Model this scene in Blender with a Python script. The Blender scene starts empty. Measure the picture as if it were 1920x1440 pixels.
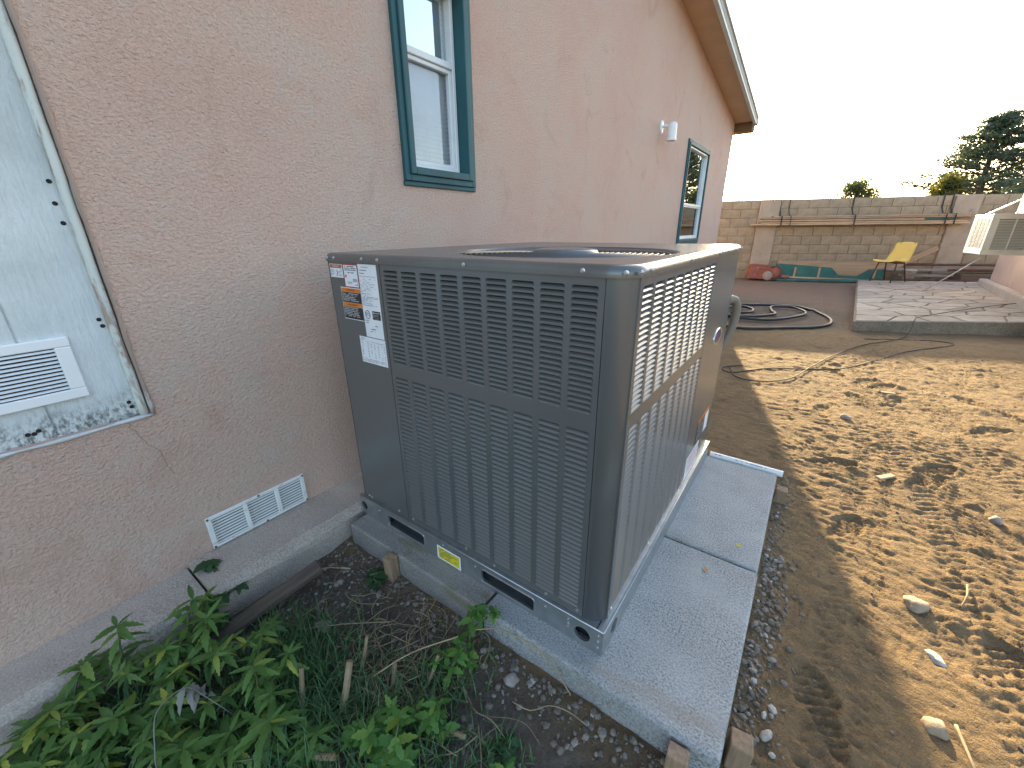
import bpy, bmesh, math, random
import numpy as np
from mathutils import Vector, Matrix

random.seed(7)
rng = np.random.default_rng(11)
SC = bpy.context.scene
COL = SC.collection

# ------------------------------------------------------------------ camera
cam_d = bpy.data.cameras.new("camera")
cam = bpy.data.objects.new("camera", cam_d)
COL.objects.link(cam)
cam_d.sensor_width = 36.0
cam_d.lens = 36.0 * 766.248 / 1920.0
cam_d.clip_start = 0.02
cam_d.clip_end = 2000.0
FW = Vector((-0.5491488, 0.7573807, -0.3532847))
RT = Vector((0.8114367, 0.5843785, -0.0084989))
UP = Vector((-0.2000151, 0.2913354, 0.9354772))
cm = Matrix((RT, UP, -FW)).transposed().to_4x4()
cm.translation = Vector((1.7053652, -0.8454011, 1.1975748))
cam.matrix_world = cm
SC.camera = cam

# ------------------------------------------------------------------ sky, sun, exposure
SUN_EL = math.radians(14.2)
SUN_AZ = math.radians(-15.4)          # measured from +Y towards +X
world = bpy.data.worlds.new("World")
SC.world = world
world.use_nodes = True
wn = world.node_tree
wn.nodes.clear()
sky = wn.nodes.new("ShaderNodeTexSky")
sky.sky_type = 'NISHITA'
sky.sun_disc = False
sky.sun_elevation = SUN_EL
sky.sun_rotation = SUN_AZ
sky.air_density = 1.0
sky.dust_density = 2.6
sky.ozone_density = 1.0
bg = wn.nodes.new("ShaderNodeBackground")
bg.inputs["Strength"].default_value = 0.15
wo = wn.nodes.new("ShaderNodeOutputWorld")
wn.links.new(sky.outputs[0], bg.inputs[0])
wn.links.new(bg.outputs[0], wo.inputs[0])

sun_d = bpy.data.lights.new("sun", 'SUN')
sun_d.energy = 5.0
sun_d.angle = math.radians(0.5)
sun_d.color = (1.0, 0.80, 0.47)
sun = bpy.data.objects.new("sun", sun_d)
COL.objects.link(sun)
sdir = Vector((math.sin(SUN_AZ) * math.cos(SUN_EL), math.cos(SUN_AZ) * math.cos(SUN_EL), math.sin(SUN_EL)))
sun.rotation_euler = sdir.to_track_quat('Z', 'Y').to_euler()

SC.view_settings.view_transform = 'Standard'
SC.view_settings.look = 'None'
SC.view_settings.gamma = 1.0
SC.view_settings.exposure = 2.3
SC.view_settings.use_curve_mapping = False
SC.render.engine = 'CYCLES'
SC.cycles.max_bounces = 10
SC.cycles.diffuse_bounces = 6

# ------------------------------------------------------------------ material helpers
def new_mat(name):
    m = bpy.data.materials.new(name)
    m.use_nodes = True
    nt = m.node_tree
    return m, nt, nt.nodes["Principled BSDF"]

def N(nt, kind, **kw):
    n = nt.nodes.new(kind)
    for k, v in kw.items():
        setattr(n, k, v)
    return n

def ramp(nt, src, stops):
    r = N(nt, "ShaderNodeValToRGB")
    el = r.color_ramp.elements
    while len(el) < len(stops):
        el.new(0.5)
    for e, (pp, c) in zip(el, stops):
        e.position = pp
        e.color = (c[0], c[1], c[2], 1) if not isinstance(c, (int, float)) else (c, c, c, 1)
    nt.links.new(src, r.inputs[0])
    return r.outputs[0]

def coords(nt, scale=(1, 1, 1), world_pos=False):
    if world_pos:
        g = N(nt, "ShaderNodeNewGeometry").outputs["Position"]
    else:
        g = N(nt, "ShaderNodeTexCoord").outputs["Object"]
    mp = N(nt, "ShaderNodeMapping")
    mp.inputs["Scale"].default_value = scale
    nt.links.new(g, mp.inputs[0])
    return mp.outputs[0]

def noise(nt, vec, scale, detail=4.0, rough=0.55, dist=0.0):
    n = N(nt, "ShaderNodeTexNoise")
    n.inputs["Scale"].default_value = scale
    n.inputs["Detail"].default_value = detail
    n.inputs["Roughness"].default_value = rough
    n.inputs["Distortion"].default_value = dist
    nt.links.new(vec, n.inputs["Vector"])
    return n.outputs["Fac"]

def mix(nt, fac, a, b, mode='MIX'):
    m = N(nt, "ShaderNodeMix", data_type='RGBA', blend_type=mode)
    for i, v in ((0, fac), (6, a), (7, b)):
        if hasattr(v, "is_output"):
            nt.links.new(v, m.inputs[i])
        elif isinstance(v, (int, float)):
            m.inputs[i].default_value = v
        else:
            m.inputs[i].default_value = (v[0], v[1], v[2], 1)
    return m.outputs[2]

def bump(nt, height, strength, distance, prev=None):
    b = N(nt, "ShaderNodeBump")
    b.inputs["Strength"].default_value = strength
    b.inputs["Distance"].default_value = distance
    nt.links.new(height, b.inputs["Height"])
    if prev is not None:
        nt.links.new(prev, b.inputs["Normal"])
    return b.outputs[0]

def basic(name, c1, c2=None, scale=6.0, rough=0.6, metal=0.0, bumps=(), stain=None, spec=0.5, vary=0.0, world_pos=False, stretch=(1, 1, 1), detail=5.0):
    """colour noise between c1 and c2, bumps = (scale, strength, distance), stain = (colour, scale, lo, hi)"""
    m, nt, b = new_mat(name)
    v = coords(nt, stretch, world_pos)
    c2 = c2 or tuple(x * 0.85 for x in c1)
    col = ramp(nt, noise(nt, v, scale, detail), [(0.35, c1), (0.65, c2)])
    if stain:
        f = ramp(nt, noise(nt, v, stain[1], 6, 0.65), [(stain[2], 0.0), (stain[3], 1.0)])
        col = mix(nt, f, col, stain[0])
    if vary:
        oi = N(nt, "ShaderNodeObjectInfo").outputs["Random"]
        f = ramp(nt, oi, [(0.0, 1.0 - vary), (1.0, 1.0 + vary)])
        col = mix(nt, 1.0, col, f, 'MULTIPLY')
    nt.links.new(col, b.inputs["Base Color"])
    b.inputs["Roughness"].default_value = rough
    b.inputs["Metallic"].default_value = metal
    b.inputs["Specular IOR Level"].default_value = spec
    prev = None
    for s, st, d in bumps:
        prev = bump(nt, noise(nt, v, s, 4), st, d, prev)
    if prev is not None:
        nt.links.new(prev, b.inputs["Normal"])
    return m

# ------------------------------------------------------------------ geometry helpers
class MB:
    """collects faces for one mesh"""
    def __init__(self):
        self.v, self.f, self.m = [], [], []
    def add(self, verts, faces, mi=0):
        o = len(self.v)
        self.v += [tuple(q) for q in verts]
        self.f += [tuple(i + o for i in fc) for fc in faces]
        self.m += [mi] * len(faces)
        return self
    def box(self, a, b, mi=0):
        (x0, y0, z0), (x1, y1, z1) = a, b
        return self.add([(x0, y0, z0), (x1, y0, z0), (x1, y1, z0), (x0, y1, z0), (x0, y0, z1), (x1, y0, z1), (x1, y1, z1), (x0, y1, z1)],
                        [(0, 3, 2, 1), (4, 5, 6, 7), (0, 1, 5, 4), (1, 2, 6, 5), (2, 3, 7, 6), (3, 0, 4, 7)], mi)
    def obox(self, c, ex, ey, ez, mi=0):
        c, ex, ey, ez = Vector(c), Vector(ex), Vector(ey), Vector(ez)
        vs = [c + sx * ex + sy * ey + sz * ez for sz in (-1, 1) for (sx, sy) in ((-1, -1), (1, -1), (1, 1), (-1, 1))]
        return self.add(vs, [(0, 3, 2, 1), (4, 5, 6, 7), (0, 1, 5, 4), (1, 2, 6, 5), (2, 3, 7, 6), (3, 0, 4, 7)], mi)
    def bar(self, p, q, w, h, mi=0, up=(0, 0, 1)):
        p, q = Vector(p), Vector(q)
        d = (q - p)
        L = d.length
        d.normalize()
        s = d.cross(Vector(up))
        if s.length < 1e-4:
            s = d.cross(Vector((1, 0, 0)))
        s.normalize()
        u = s.cross(d)
        return self.obox((p + q) / 2, d * L / 2, s * w / 2, u * h / 2, mi)
    def quad(self, a, b, c, d, mi=0):
        return self.add([a, b, c, d], [(0, 1, 2, 3)], mi)
    def tube(self, pts, r, n=6, mi=0, cap=True):
        pts = [Vector(q) for q in pts]
        rs = r if isinstance(r, (list, tuple)) else [r] * len(pts)
        rings, up = [], Vector((0, 0, 1))
        prev = None
        for i, q in enumerate(pts):
            d = (pts[min(i + 1, len(pts) - 1)] - pts[max(i - 1, 0)])
            if d.length < 1e-9:
                d = Vector((0, 0, 1))
            d.normalize()
            if prev is None:
                s = d.cross(up)
                if s.length < 1e-3:
                    s = d.cross(Vector((1, 0, 0)))
            else:
                s = prev - d * prev.dot(d)
                if s.length < 1e-4:
                    s = d.cross(up)
            s.normalize()
            prev = s
            t = d.cross(s)
            rings.append([q + (s * math.cos(2 * math.pi * k / n) + t * math.sin(2 * math.pi * k / n)) * rs[i] for k in range(n)])
        vs = [x for rg in rings for x in rg]
        fs = []
        for i in range(len(pts) - 1):
            for k in range(n):
                a, b = i * n + k, i * n + (k + 1) % n
                fs.append((a, b, b + n, a + n))
        if cap:
            fs.append(tuple(range(n - 1, -1, -1)))
            fs.append(tuple((len(pts) - 1) * n + k for k in range(n)))
        return self.add(vs, fs, mi)
    def lathe(self, prof, n=24, c=(0, 0, 0), mi=0, axis='z'):
        """prof: (radius, height) pairs, bottom to top"""
        vs, fs = [], []
        for r, h in prof:
            for k in range(n):
                a = 2 * math.pi * k / n
                x, y, z = r * math.cos(a), r * math.sin(a), h
                if axis == 'x':
                    x, y, z = z, x, y
                elif axis == 'y':
                    x, y, z = y, z, x
                vs.append((x + c[0], y + c[1], z + c[2]))
        for i in range(len(prof) - 1):
            for k in range(n):
                a, b = i * n + k, i * n + (k + 1) % n
                fs.append((a, b, b + n, a + n))
        return self.add(vs, fs, mi)
    def mesh(self, name, mats, smooth=False):
        me = bpy.data.meshes.new(name)
        me.from_pydata(self.v, [], self.f)
        mats = mats if isinstance(mats, (list, tuple)) else [mats]
        for x in mats:
            me.materials.append(x)
        if len(mats) > 1:
            me.polygons.foreach_set("material_index", self.m)
        if smooth:
            me.polygons.foreach_set("use_smooth", [True] * len(me.polygons))
        me.update()
        return me

def link(name, me, parent=None, loc=(0, 0, 0), rot=None):
    o = bpy.data.objects.new(name, me)
    COL.objects.link(o)
    o.location = loc
    if rot:
        o.rotation_euler = rot
    if parent is not None:
        o.parent = parent
    return o

def obj(name, mb, mats, parent=None, smooth=False, bevel=0.0, seg=2, loc=(0, 0, 0)):
    me = mb.mesh(name, mats, smooth)
    if bevel:
        bm = bmesh.new()
        bm.from_mesh(me)
        bmesh.ops.recalc_face_normals(bm, faces=bm.faces)
        ed = [e for e in bm.edges if len(e.link_faces) == 2 and e.calc_face_angle(0) > 0.6]
        bmesh.ops.bevel(bm, geom=ed, offset=bevel, segments=seg, affect='EDGES', profile=0.5, clamp_overlap=True)
        bm.to_mesh(me)
        bm.free()
    return link(name, me, parent, loc)

def tag(o, label=None, cat=None, group=None, kind=None):
    for k, v in (("label", label), ("category", cat), ("group", group), ("kind", kind)):
        if v:
            o[k] = v
    return o

def thing(name, label, cat, loc=(0, 0, 0), group=None):
    o = bpy.data.objects.new(name, None)
    COL.objects.link(o)
    o.location = loc
    o.empty_display_size = 0.1
    return tag(o, label, cat, group)

def spline(pts, n=8):
    """Catmull-Rom through pts"""
    P = [Vector(q) for q in pts]
    P = [P[0] * 2 - P[1]] + P + [P[-1] * 2 - P[-2]]
    out = []
    for i in range(1, len(P) - 2):
        for k in range(n):
            t = k / n
            a, b, c, d = P[i - 1], P[i], P[i + 1], P[i + 2]
            out.append(0.5 * ((2 * b) + (c - a) * t + (2 * a - 5 * b + 4 * c - d) * t * t + (3 * b - a - 3 * c + d) * t ** 3))
    out.append(P[-2])
    return out

def plate(outer, holes, depth, to3, rim=True):
    """flat plate with holes: outer and holes are 2D loops, to3(u, v, w) maps to 3D, rims go to depth w"""
    bm = bmesh.new()
    edges = []
    for lp in [outer] + holes:
        vs = [bm.verts.new((u, v, 0)) for u, v in lp]
        for i in range(len(vs)):
            edges.append(bm.edges.new((vs[i], vs[(i + 1) % len(vs)])))
    bmesh.ops.triangle_fill(bm, use_beauty=True, use_dissolve=False, edges=edges)
    mb = MB()
    bm.verts.index_update()
    mb.add([to3(v.co.x, v.co.y, 0) for v in bm.verts], [tuple(v.index for v in f.verts) for f in bm.faces])
    bm.free()
    for lp in ([outer] + holes) if rim else holes:
        n = len(lp)
        vs = [to3(u, v, 0) for u, v in lp] + [to3(u, v, depth) for u, v in lp]
        mb.add(vs, [(i, (i + 1) % n, (i + 1) % n + n, i + n) for i in range(n)])
    return mb

def rect2(u0, v0, u1, v1, r=0.0, n=4):
    if r <= 0:
        return [(u0, v0), (u1, v0), (u1, v1), (u0, v1)]
    out = []
    for cx, cy, a0 in ((u1 - r, v0 + r, -90), (u1 - r, v1 - r, 0), (u0 + r, v1 - r, 90), (u0 + r, v0 + r, 180)):
        for k in range(n + 1):
            a = math.radians(a0 + 90 * k / n)
            out.append((cx + r * math.cos(a), cy + r * math.sin(a)))
    return out

def circ2(u, v, r, n=20):
    return [(u + r * math.cos(2 * math.pi * k / n), v + r * math.sin(2 * math.pi * k / n)) for k in range(n)]

def vnoise(x, y, seed=0):
    """smooth value noise for arrays, range -1..1"""
    xi, yi = np.floor(x).astype(np.int64), np.floor(y).astype(np.int64)
    fx, fy = x - xi, y - yi
    fx, fy = fx * fx * (3 - 2 * fx), fy * fy * (3 - 2 * fy)
    def h(a, b):
        n = (a * 374761393 + b * 668265263 + seed * 974634777) & 0xffffffff
        n = ((n ^ (n >> 13)) * 1274126177) & 0xffffffff
        return ((n ^ (n >> 16)) & 0xffff) / 32767.5 - 1.0
    return (h(xi, yi) * (1 - fx) + h(xi + 1, yi) * fx) * (1 - fy) + (h(xi, yi + 1) * (1 - fx) + h(xi + 1, yi + 1) * fx) * fy

def fbm(x, y, oct=4, seed=0):
    s, a, t = 0.0, 1.0, 0.0
    for i in range(oct):
        s = s + a * vnoise(x * 2 ** i, y * 2 ** i, seed + i)
        t += a
        a *= 0.5
    return s / t

def leaf_mesh(name, teeth, width, lobe, curl, mat, fold=0.18):
    """a serrated leaf of unit length along +X, folded along its midrib and curling down"""
    mb = MB()
    n = teeth
    mid, left, right = [], [], []
    for i in range(2 * n + 1):
        t = i / (2 * n)
        w = width * (math.sin(math.pi * min(t ** lobe, 1.0))) ** 0.8 if 0 < t < 1 else 0.0
        if i % 2 == 0:
            w *= 0.70
        tt = t + (0.03 if i % 2 else 0.0)
        z = -curl * t * t
        mid.append((t, 0, z))
        left.append((tt, w, z + fold * w - 0.25 * w * w))
        right.append((tt, -w, z + fold * w - 0.25 * w * w))
    m = 2 * n + 1
    vs = mid + left + right
    fs = []
    for i in range(m - 1):
        fs.append((i, i + 1, m + i + 1, m + i))
        fs.append((i, 2 * m + i, 2 * m + i + 1, i + 1))
    mb.add(vs, fs)
    return mb.mesh(name, mat, smooth=True)

# ------------------------------------------------------------------ materials
def mat_stucco():
    m, nt, b = new_mat("pink_stucco")
    v = coords(nt)
    big = noise(nt, v, 1.4, 7, 0.68, 0.4)
    col = ramp(nt, big, [(0.36, (0.575, 0.44, 0.362)), (0.5, (0.59, 0.415, 0.335)), (0.68, (0.565, 0.372, 0.302))])
    fine = noise(nt, v, 95, 5, 0.7)
    col = mix(nt, ramp(nt, fine, [(0.3, 0.55), (0.5, 0.0)]), col, (0.38, 0.26, 0.20))
    col = mix(nt, ramp(nt, fine, [(0.58, 0.0), (0.75, 0.5)]), col, (0.68, 0.53, 0.43))
    blot = noise(nt, v, 5.5, 7, 0.72, 0.8)
    col = mix(nt, ramp(nt, blot, [(0.54, 0.0), (0.64, 0.5)]), col, (0.53, 0.445, 0.38))
    patch = noise(nt, v, 3.3, 8, 0.7, 0.6)
    col = mix(nt, ramp(nt, patch, [(0.56, 0.0), (0.66, 0.45)]), col, (0.46, 0.30, 0.225))
    nt.links.new(col, b.inputs["Base Color"])
    b.inputs["Roughness"].default_value = 0.92
    b.inputs["Specular IOR Level"].default_value = 0.2
    vw = coords(nt, (1, 0.8, 1.25))
    n1 = bump(nt, noise(nt, vw, 92, 4, 0.6, 0.3), 1.0, 0.009)
    n2 = bump(nt, noise(nt, v, 170, 3, 0.6), 0.8, 0.005, n1)
    n3 = bump(nt, patch, 0.35, 0.02, n2)
    nt.links.new(n3, b.inputs["Normal"])
    return m

def mat_concrete(name, c1, c2, moss=None, pits=130.0, pit_strength=1.0, stain=None):
    m, nt, b = new_mat(name)
    v = coords(nt)
    col = ramp(nt, noise(nt, v, 4, 7, 0.65), [(0.3, c1), (0.7, c2)])
    grain = noise(nt, v, pits * 1.2, 3.5, 0.6, 0.1)
    cover = ramp(nt, noise(nt, v, 6, 5, 0.7), [(0.30, 0.15), (0.62, 1.0)])
    dark = mix(nt, ramp(nt, grain, [(0.36, 1.0), (0.54, 0.0)]), (0, 0, 0), cover)
    col = mix(nt, dark, col, tuple(x * (1 - 0.62 * pit_strength) for x in c2))
    col = mix(nt, ramp(nt, grain, [(0.56, 0.0), (0.70, 0.55)]), col, tuple(min(x * 1.28, 0.8) for x in c1))
    if stain:
        f = ramp(nt, noise(nt, coords(nt, stain[3]), stain[1], 5, 0.7, 0.5), [(stain[2], 0.0), (stain[2] + 0.12, 0.65)])
        col = mix(nt, f, col, stain[0])
    nt.links.new(col, b.inputs["Base Color"])
    b.inputs["Roughness"].default_value = 0.88
    b.inputs["Specular IOR Level"].default_value = 0.25
    n1 = bump(nt, grain, 0.8 * pit_strength, 0.005)
    n2 = bump(nt, noise(nt, v, 330, 3), 0.4, 0.0015, n1)
    nt.links.new(n2, b.inputs["Normal"])
    return m

def mat_ground():
    m, nt, b = new_mat("dirt")
    v = coords(nt, world_pos=True)
    big = noise(nt, v, 0.9, 6, 0.65, 0.4)
    col = ramp(nt, big, [(0.3, (0.275, 0.184, 0.096)), (0.5, (0.235, 0.156, 0.081)), (0.72, (0.185, 0.124, 0.068))])
    mid = noise(nt, v, 14, 6, 0.7)
    col = mix(nt, ramp(nt, mid, [(0.5, 0.0), (0.72, 0.55)]), col, (0.15, 0.104, 0.066))
    fine = noise(nt, v, 110, 4, 0.7)
    col = mix(nt, ramp(nt, fine, [(0.58, 0.0), (0.8, 0.5)]), col, (0.40, 0.30, 0.19))
    col = mix(nt, ramp(nt, fine, [(0.25, 0.6), (0.42, 0.0)]), col, (0.13, 0.095, 0.07))
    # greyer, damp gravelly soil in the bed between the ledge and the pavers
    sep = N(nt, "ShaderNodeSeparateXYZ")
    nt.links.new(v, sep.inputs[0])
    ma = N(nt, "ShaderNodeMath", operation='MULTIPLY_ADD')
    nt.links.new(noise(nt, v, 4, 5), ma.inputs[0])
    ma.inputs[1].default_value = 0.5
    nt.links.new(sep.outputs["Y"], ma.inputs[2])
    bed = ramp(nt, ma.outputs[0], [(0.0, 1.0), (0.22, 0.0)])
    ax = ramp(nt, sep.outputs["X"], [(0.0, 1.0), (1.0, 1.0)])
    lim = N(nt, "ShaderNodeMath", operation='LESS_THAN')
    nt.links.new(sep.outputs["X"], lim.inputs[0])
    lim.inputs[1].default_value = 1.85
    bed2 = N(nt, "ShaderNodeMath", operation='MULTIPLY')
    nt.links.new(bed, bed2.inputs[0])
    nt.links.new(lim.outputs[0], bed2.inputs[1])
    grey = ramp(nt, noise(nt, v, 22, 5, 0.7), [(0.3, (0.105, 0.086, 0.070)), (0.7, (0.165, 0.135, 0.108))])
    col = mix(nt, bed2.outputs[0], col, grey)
    # redder, darker soil towards the block wall
    far = ramp(nt, sep.outputs["Y"], [(0.0, 0.0), (1.0, 0.0)])
    mr = N(nt, "ShaderNodeMapRange")
    nt.links.new(sep.outputs["Y"], mr.inputs[0])
    mr.inputs[1].default_value, mr.inputs[2].default_value = 5.5, 9.0
    fm = N(nt, "ShaderNodeMath", operation='MULTIPLY')
    nt.links.new(mr.outputs[0], fm.inputs[0])
    fm.inputs[1].default_value = 0.65
    col = mix(nt, fm.outputs[0], col, (0.24, 0.165, 0.125))
    # ashy grey patch where the hose lies
    ds = N(nt, "ShaderNodeVectorMath", operation='DISTANCE')
    nt.links.new(v, ds.inputs[0])
    ds.inputs[1].default_value = (1.1, 6.9, -0.09)
    dn = N(nt, "ShaderNodeMath", operation='MULTIPLY_ADD')
    nt.links.new(noise(nt, v, 1.6, 6, 0.7), dn.inputs[0])
    dn.inputs[1].default_value = 2.2
    nt.links.new(ds.outputs["Value"], dn.inputs[2])
    ash = N(nt, "ShaderNodeMapRange")
    nt.links.new(dn.outputs[0], ash.inputs[0])
    ash.inputs[1].default_value, ash.inputs[2].default_value = 2.6, 1.7
    am = N(nt, "ShaderNodeMath", operation='MULTIPLY')
    nt.links.new(ash.outputs[0], am.inputs[0])
    am.inputs[1].default_value = 0.7
    col = mix(nt, am.outputs[0], col, (0.115, 0.10, 0.088))
    nt.links.new(col, b.inputs["Base Color"])
    b.inputs["Roughness"].default_value = 0.95
    b.inputs["Specular IOR Level"].default_value = 0.15
    n0 = bump(nt, noise(nt, v, 9, 6, 0.7, 0.5), 0.8, 0.035)
    n1 = bump(nt, noise(nt, v, 45, 6, 0.7, 0.6), 1.0, 0.016, n0)
    n2 = bump(nt, noise(nt, v, 150, 4, 0.7), 0.9, 0.006, n1)
    nt.links.new(n2, b.inputs["Normal"])
    return m

def mat_leaf(name, c1, c2, yellow, thr=0.8):
    m, nt, b = new_mat(name)
    v = coords(nt)
    oi = N(nt, "ShaderNodeObjectInfo").outputs["Random"]
    col = ramp(nt, oi, [(0.0, c1), (0.6, c2), (thr, c2), (1.0, yellow)])
    col = mix(nt, ramp(nt, noise(nt, v, 30, 4), [(0.45, 0.0), (0.7, 0.5)]), col, tuple(x * 0.6 for x in c1))
    nt.links.new(col, b.inputs["Base Color"])
    b.inputs["Roughness"].default_value = 0.5
    b.inputs["Specular IOR Level"].default_value = 0.4
    b.inputs["Subsurface Weight"].default_value = 0.0
    tr = N(nt, "ShaderNodeBsdfTranslucent")
    nt.links.new(mix(nt, 0.5, col, (0.10, 0.16, 0.02)), tr.inputs[0])
    ms = N(nt, "ShaderNodeMixShader")
    ms.inputs[0].default_value = 0.3
    out = nt.nodes["Material Output"]
    nt.links.new(b.outputs[0], ms.inputs[1])
    nt.links.new(tr.outputs[0], ms.inputs[2])
    nt.links.new(ms.outputs[0], out.inputs[0])
    nt.links.new(bump(nt, noise(nt, v, 60, 3), 0.3, 0.003), b.inputs["Normal"])
    return m

def mat_glass(name, f0, tint):
    m, nt, b = new_mat(name)
    gl = N(nt, "ShaderNodeBsdfGlossy")
    gl.inputs["Roughness"].default_value = 0.01
    gl.inputs["Color"].default_value = (0.95, 0.98, 1, 1)
    tr = N(nt, "ShaderNodeBsdfTransparent")
    tr.inputs["Color"].default_value = (*tint, 1)
    lw = N(nt, "ShaderNodeLayerWeight")
    lw.inputs["Blend"].default_value = 0.5
    pw = N(nt, "ShaderNodeMath", operation='POWER')
    nt.links.new(lw.outputs["Facing"], pw.inputs[0])
    pw.inputs[1].default_value = 4.0
    fr = N(nt, "ShaderNodeMath", operation='MULTIPLY_ADD')      # reflectance at normal incidence plus the grazing rise
    nt.links.new(pw.outputs[0], fr.inputs[0])
    fr.inputs[1].default_value = 1.0 - f0
    fr.inputs[2].default_value = f0
    ms = N(nt, "ShaderNodeMixShader")
    nt.links.new(fr.outputs[0], ms.inputs[0])
    nt.links.new(tr.outputs[0], ms.inputs[1])
    nt.links.new(gl.outputs[0], ms.inputs[2])
    nt.links.new(ms.outputs[0], nt.nodes["Material Output"].inputs[0])
    return m

def mat_panel_paint():
    m, nt, b = new_mat("white_weathered_siding")
    v = coords(nt)
    col = ramp(nt, noise(nt, v, 3.0, 6, 0.65), [(0.3, (0.70, 0.73, 0.73)), (0.55, (0.58, 0.62, 0.61)), (0.75, (0.44, 0.48, 0.47))])
    vs = coords(nt, (1, 26, 2.2))
    grain = noise(nt, vs, 5, 6, 0.7, 0.6)
    col = mix(nt, ramp(nt, grain, [(0.55, 0.0), (0.75, 0.35)]), col, (0.34, 0.36, 0.34))
    sep = N(nt, "ShaderNodeSeparateXYZ")
    nt.links.new(v, sep.inputs[0])
    # mildew along the bottom of the panel
    ma = N(nt, "ShaderNodeMath", operation='MULTIPLY_ADD')
    nt.links.new(noise(nt, coords(nt, (1, 1.6, 1)), 9, 8, 0.75), ma.inputs[0])
    ma.inputs[1].default_value = -0.16
    nt.links.new(sep.outputs["Z"], ma.inputs[2])
    f = N(nt, "ShaderNodeMapRange")
    nt.links.new(ma.outputs[0], f.inputs[0])
    f.inputs[1].default_value, f.inputs[2].default_value = 0.66, 0.58
    spots = ramp(nt, noise(nt, coords(nt, (1, 1, 0.6)), 75, 4, 0.75), [(0.42, 0.0), (0.6, 1.0)])
    mm = N(nt, "ShaderNodeMath", operation='MULTIPLY')
    nt.links.new(f.outputs[0], mm.inputs[0])
    nt.links.new(spots, mm.inputs[1])
    col = mix(nt, mm.outputs[0], col, (0.15, 0.155, 0.14))
    nt.links.new(col, b.inputs["Base Color"])
    b.inputs["Roughness"].default_value = 0.75
    n1 = bump(nt, grain, 0.8, 0.006)
    n2 = bump(nt, noise(nt, coords(nt, (1, 2, 1)), 45, 4, 0.6, 0.8), 0.6, 0.004, n1)
    nt.links.new(n2, b.inputs["Normal"])
    return m

def mat_chipped(name, base, under, scale, lo, hi, stretch=(1, 1, 1), rough=0.7):
    m, nt, b = new_mat(name)
    v = coords(nt, stretch)
    f = ramp(nt, noise(nt, v, scale, 7, 0.7, 0.3), [(lo, 0.0), (hi, 1.0)])
    col = mix(nt, f, ramp(nt, noise(nt, v, 8, 4), [(0.3, base), (0.7, tuple(x * 0.85 for x in base))]), under)
    nt.links.new(col, b.inputs["Base Color"])
    b.inputs["Roughness"].default_value = rough
    nt.links.new(bump(nt, f, 0.5, 0.002), b.inputs["Normal"])
    return m

M_STUCCO = mat_stucco()
M_GROUND = mat_ground()
M_PANEL = mat_panel_paint()
M_GLASS = mat_glass("window_glass", 0.38, (0.94, 0.97, 0.98))
M_GLASS_S = mat_glass("screened_glass", 0.07, (0.85, 0.87, 0.89))
M_LEDGE = mat_concrete("old_concrete", (0.50, 0.42, 0.35), (0.39, 0.325, 0.27), pits=150, pit_strength=0.5)
M_PAD = mat_concrete("paver_concrete", (0.39, 0.39, 0.375), (0.30, 0.30, 0.29), pits=140, pit_strength=0.9,
                     stain=((0.27, 0.22, 0.16), 1.6, 0.60, (0.6, 3.2, 1)))
M_PAD_OLD = mat_concrete("stained_paver_concrete", (0.33, 0.305, 0.28), (0.24, 0.22, 0.195), pits=140, pit_strength=0.7,
                         stain=((0.16, 0.14, 0.07), 5.0, 0.52, (0.5, 3, 1)))
M_PATIO = mat_concrete("patio_concrete", (0.24, 0.18, 0.125), (0.165, 0.125, 0.088), pits=40, pit_strength=0.4)
M_STONE = basic("flagstone", (0.37, 0.31, 0.24), (0.28, 0.23, 0.175), 5, 0.85, bumps=((60, 0.4, 0.004),), vary=0.16, stain=((0.2, 0.17, 0.135), 9, 0.52, 0.72))
M_BLOCK = basic("cinder_block", (0.33, 0.275, 0.19), (0.255, 0.21, 0.145), 9, 0.95, bumps=((70, 0.7, 0.006), (220, 0.5, 0.003)), vary=0.07, spec=0.2)
M_MORTAR = basic("mortar", (0.34, 0.285, 0.20), (0.27, 0.225, 0.16), 8, 0.95, bumps=((60, 0.6, 0.006),), spec=0.2)
M_PIL = basic("cast_concrete", (0.38, 0.325, 0.25), (0.30, 0.255, 0.195), 3, 0.92, bumps=((30, 0.4, 0.006),), stain=((0.24, 0.2, 0.16), 4, 0.55, 0.7), spec=0.2)
M_UNIT = basic("taupe_enamel", (0.100, 0.103, 0.101), (0.095, 0.098, 0.096), 2, 0.26, bumps=((260, 0.05, 0.001),), spec=0.95)
M_LID = basic("taupe_enamel_top", (0.085, 0.083, 0.078), (0.11, 0.104, 0.095), 5, 0.27, bumps=((260, 0.05, 0.001),), spec=0.95)
M_COIL = basic("coil_fins", (0.07, 0.085, 0.105), (0.04, 0.05, 0.062), 4, 0.5, metal=0.3, stretch=(60, 60, 1))
M_DARK = basic("dark_cavity", (0.012, 0.012, 0.013), rough=0.8)  # near-black, puts the shade inside openings into the colour
M_GALV = basic("galvanised_steel", (0.50, 0.52, 0.52), (0.40, 0.42, 0.43), 22, 0.36, metal=0.85, bumps=((40, 0.1, 0.002),))
M_SCREW = basic("zinc_screw", (0.6, 0.6, 0.58), rough=0.3, metal=0.9)
M_WIRE = basic("guard_wire", (0.09, 0.09, 0.088), rough=0.35)
M_WHITE = basic("white_enamel", (0.80, 0.81, 0.80), (0.76, 0.77, 0.77), 4, 0.4)
M_VENT = mat_chipped("rusty_white_paint", (0.74, 0.75, 0.73), (0.30, 0.19, 0.12), 16, 0.60, 0.68, (1, 1, 2.2))
M_TEAL = basic("teal_wood_paint", (0.016, 0.092, 0.105), (0.010, 0.066, 0.076), 5, 0.62, bumps=((40, 0.3, 0.003),), stretch=(1, 1, 0.4))
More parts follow.
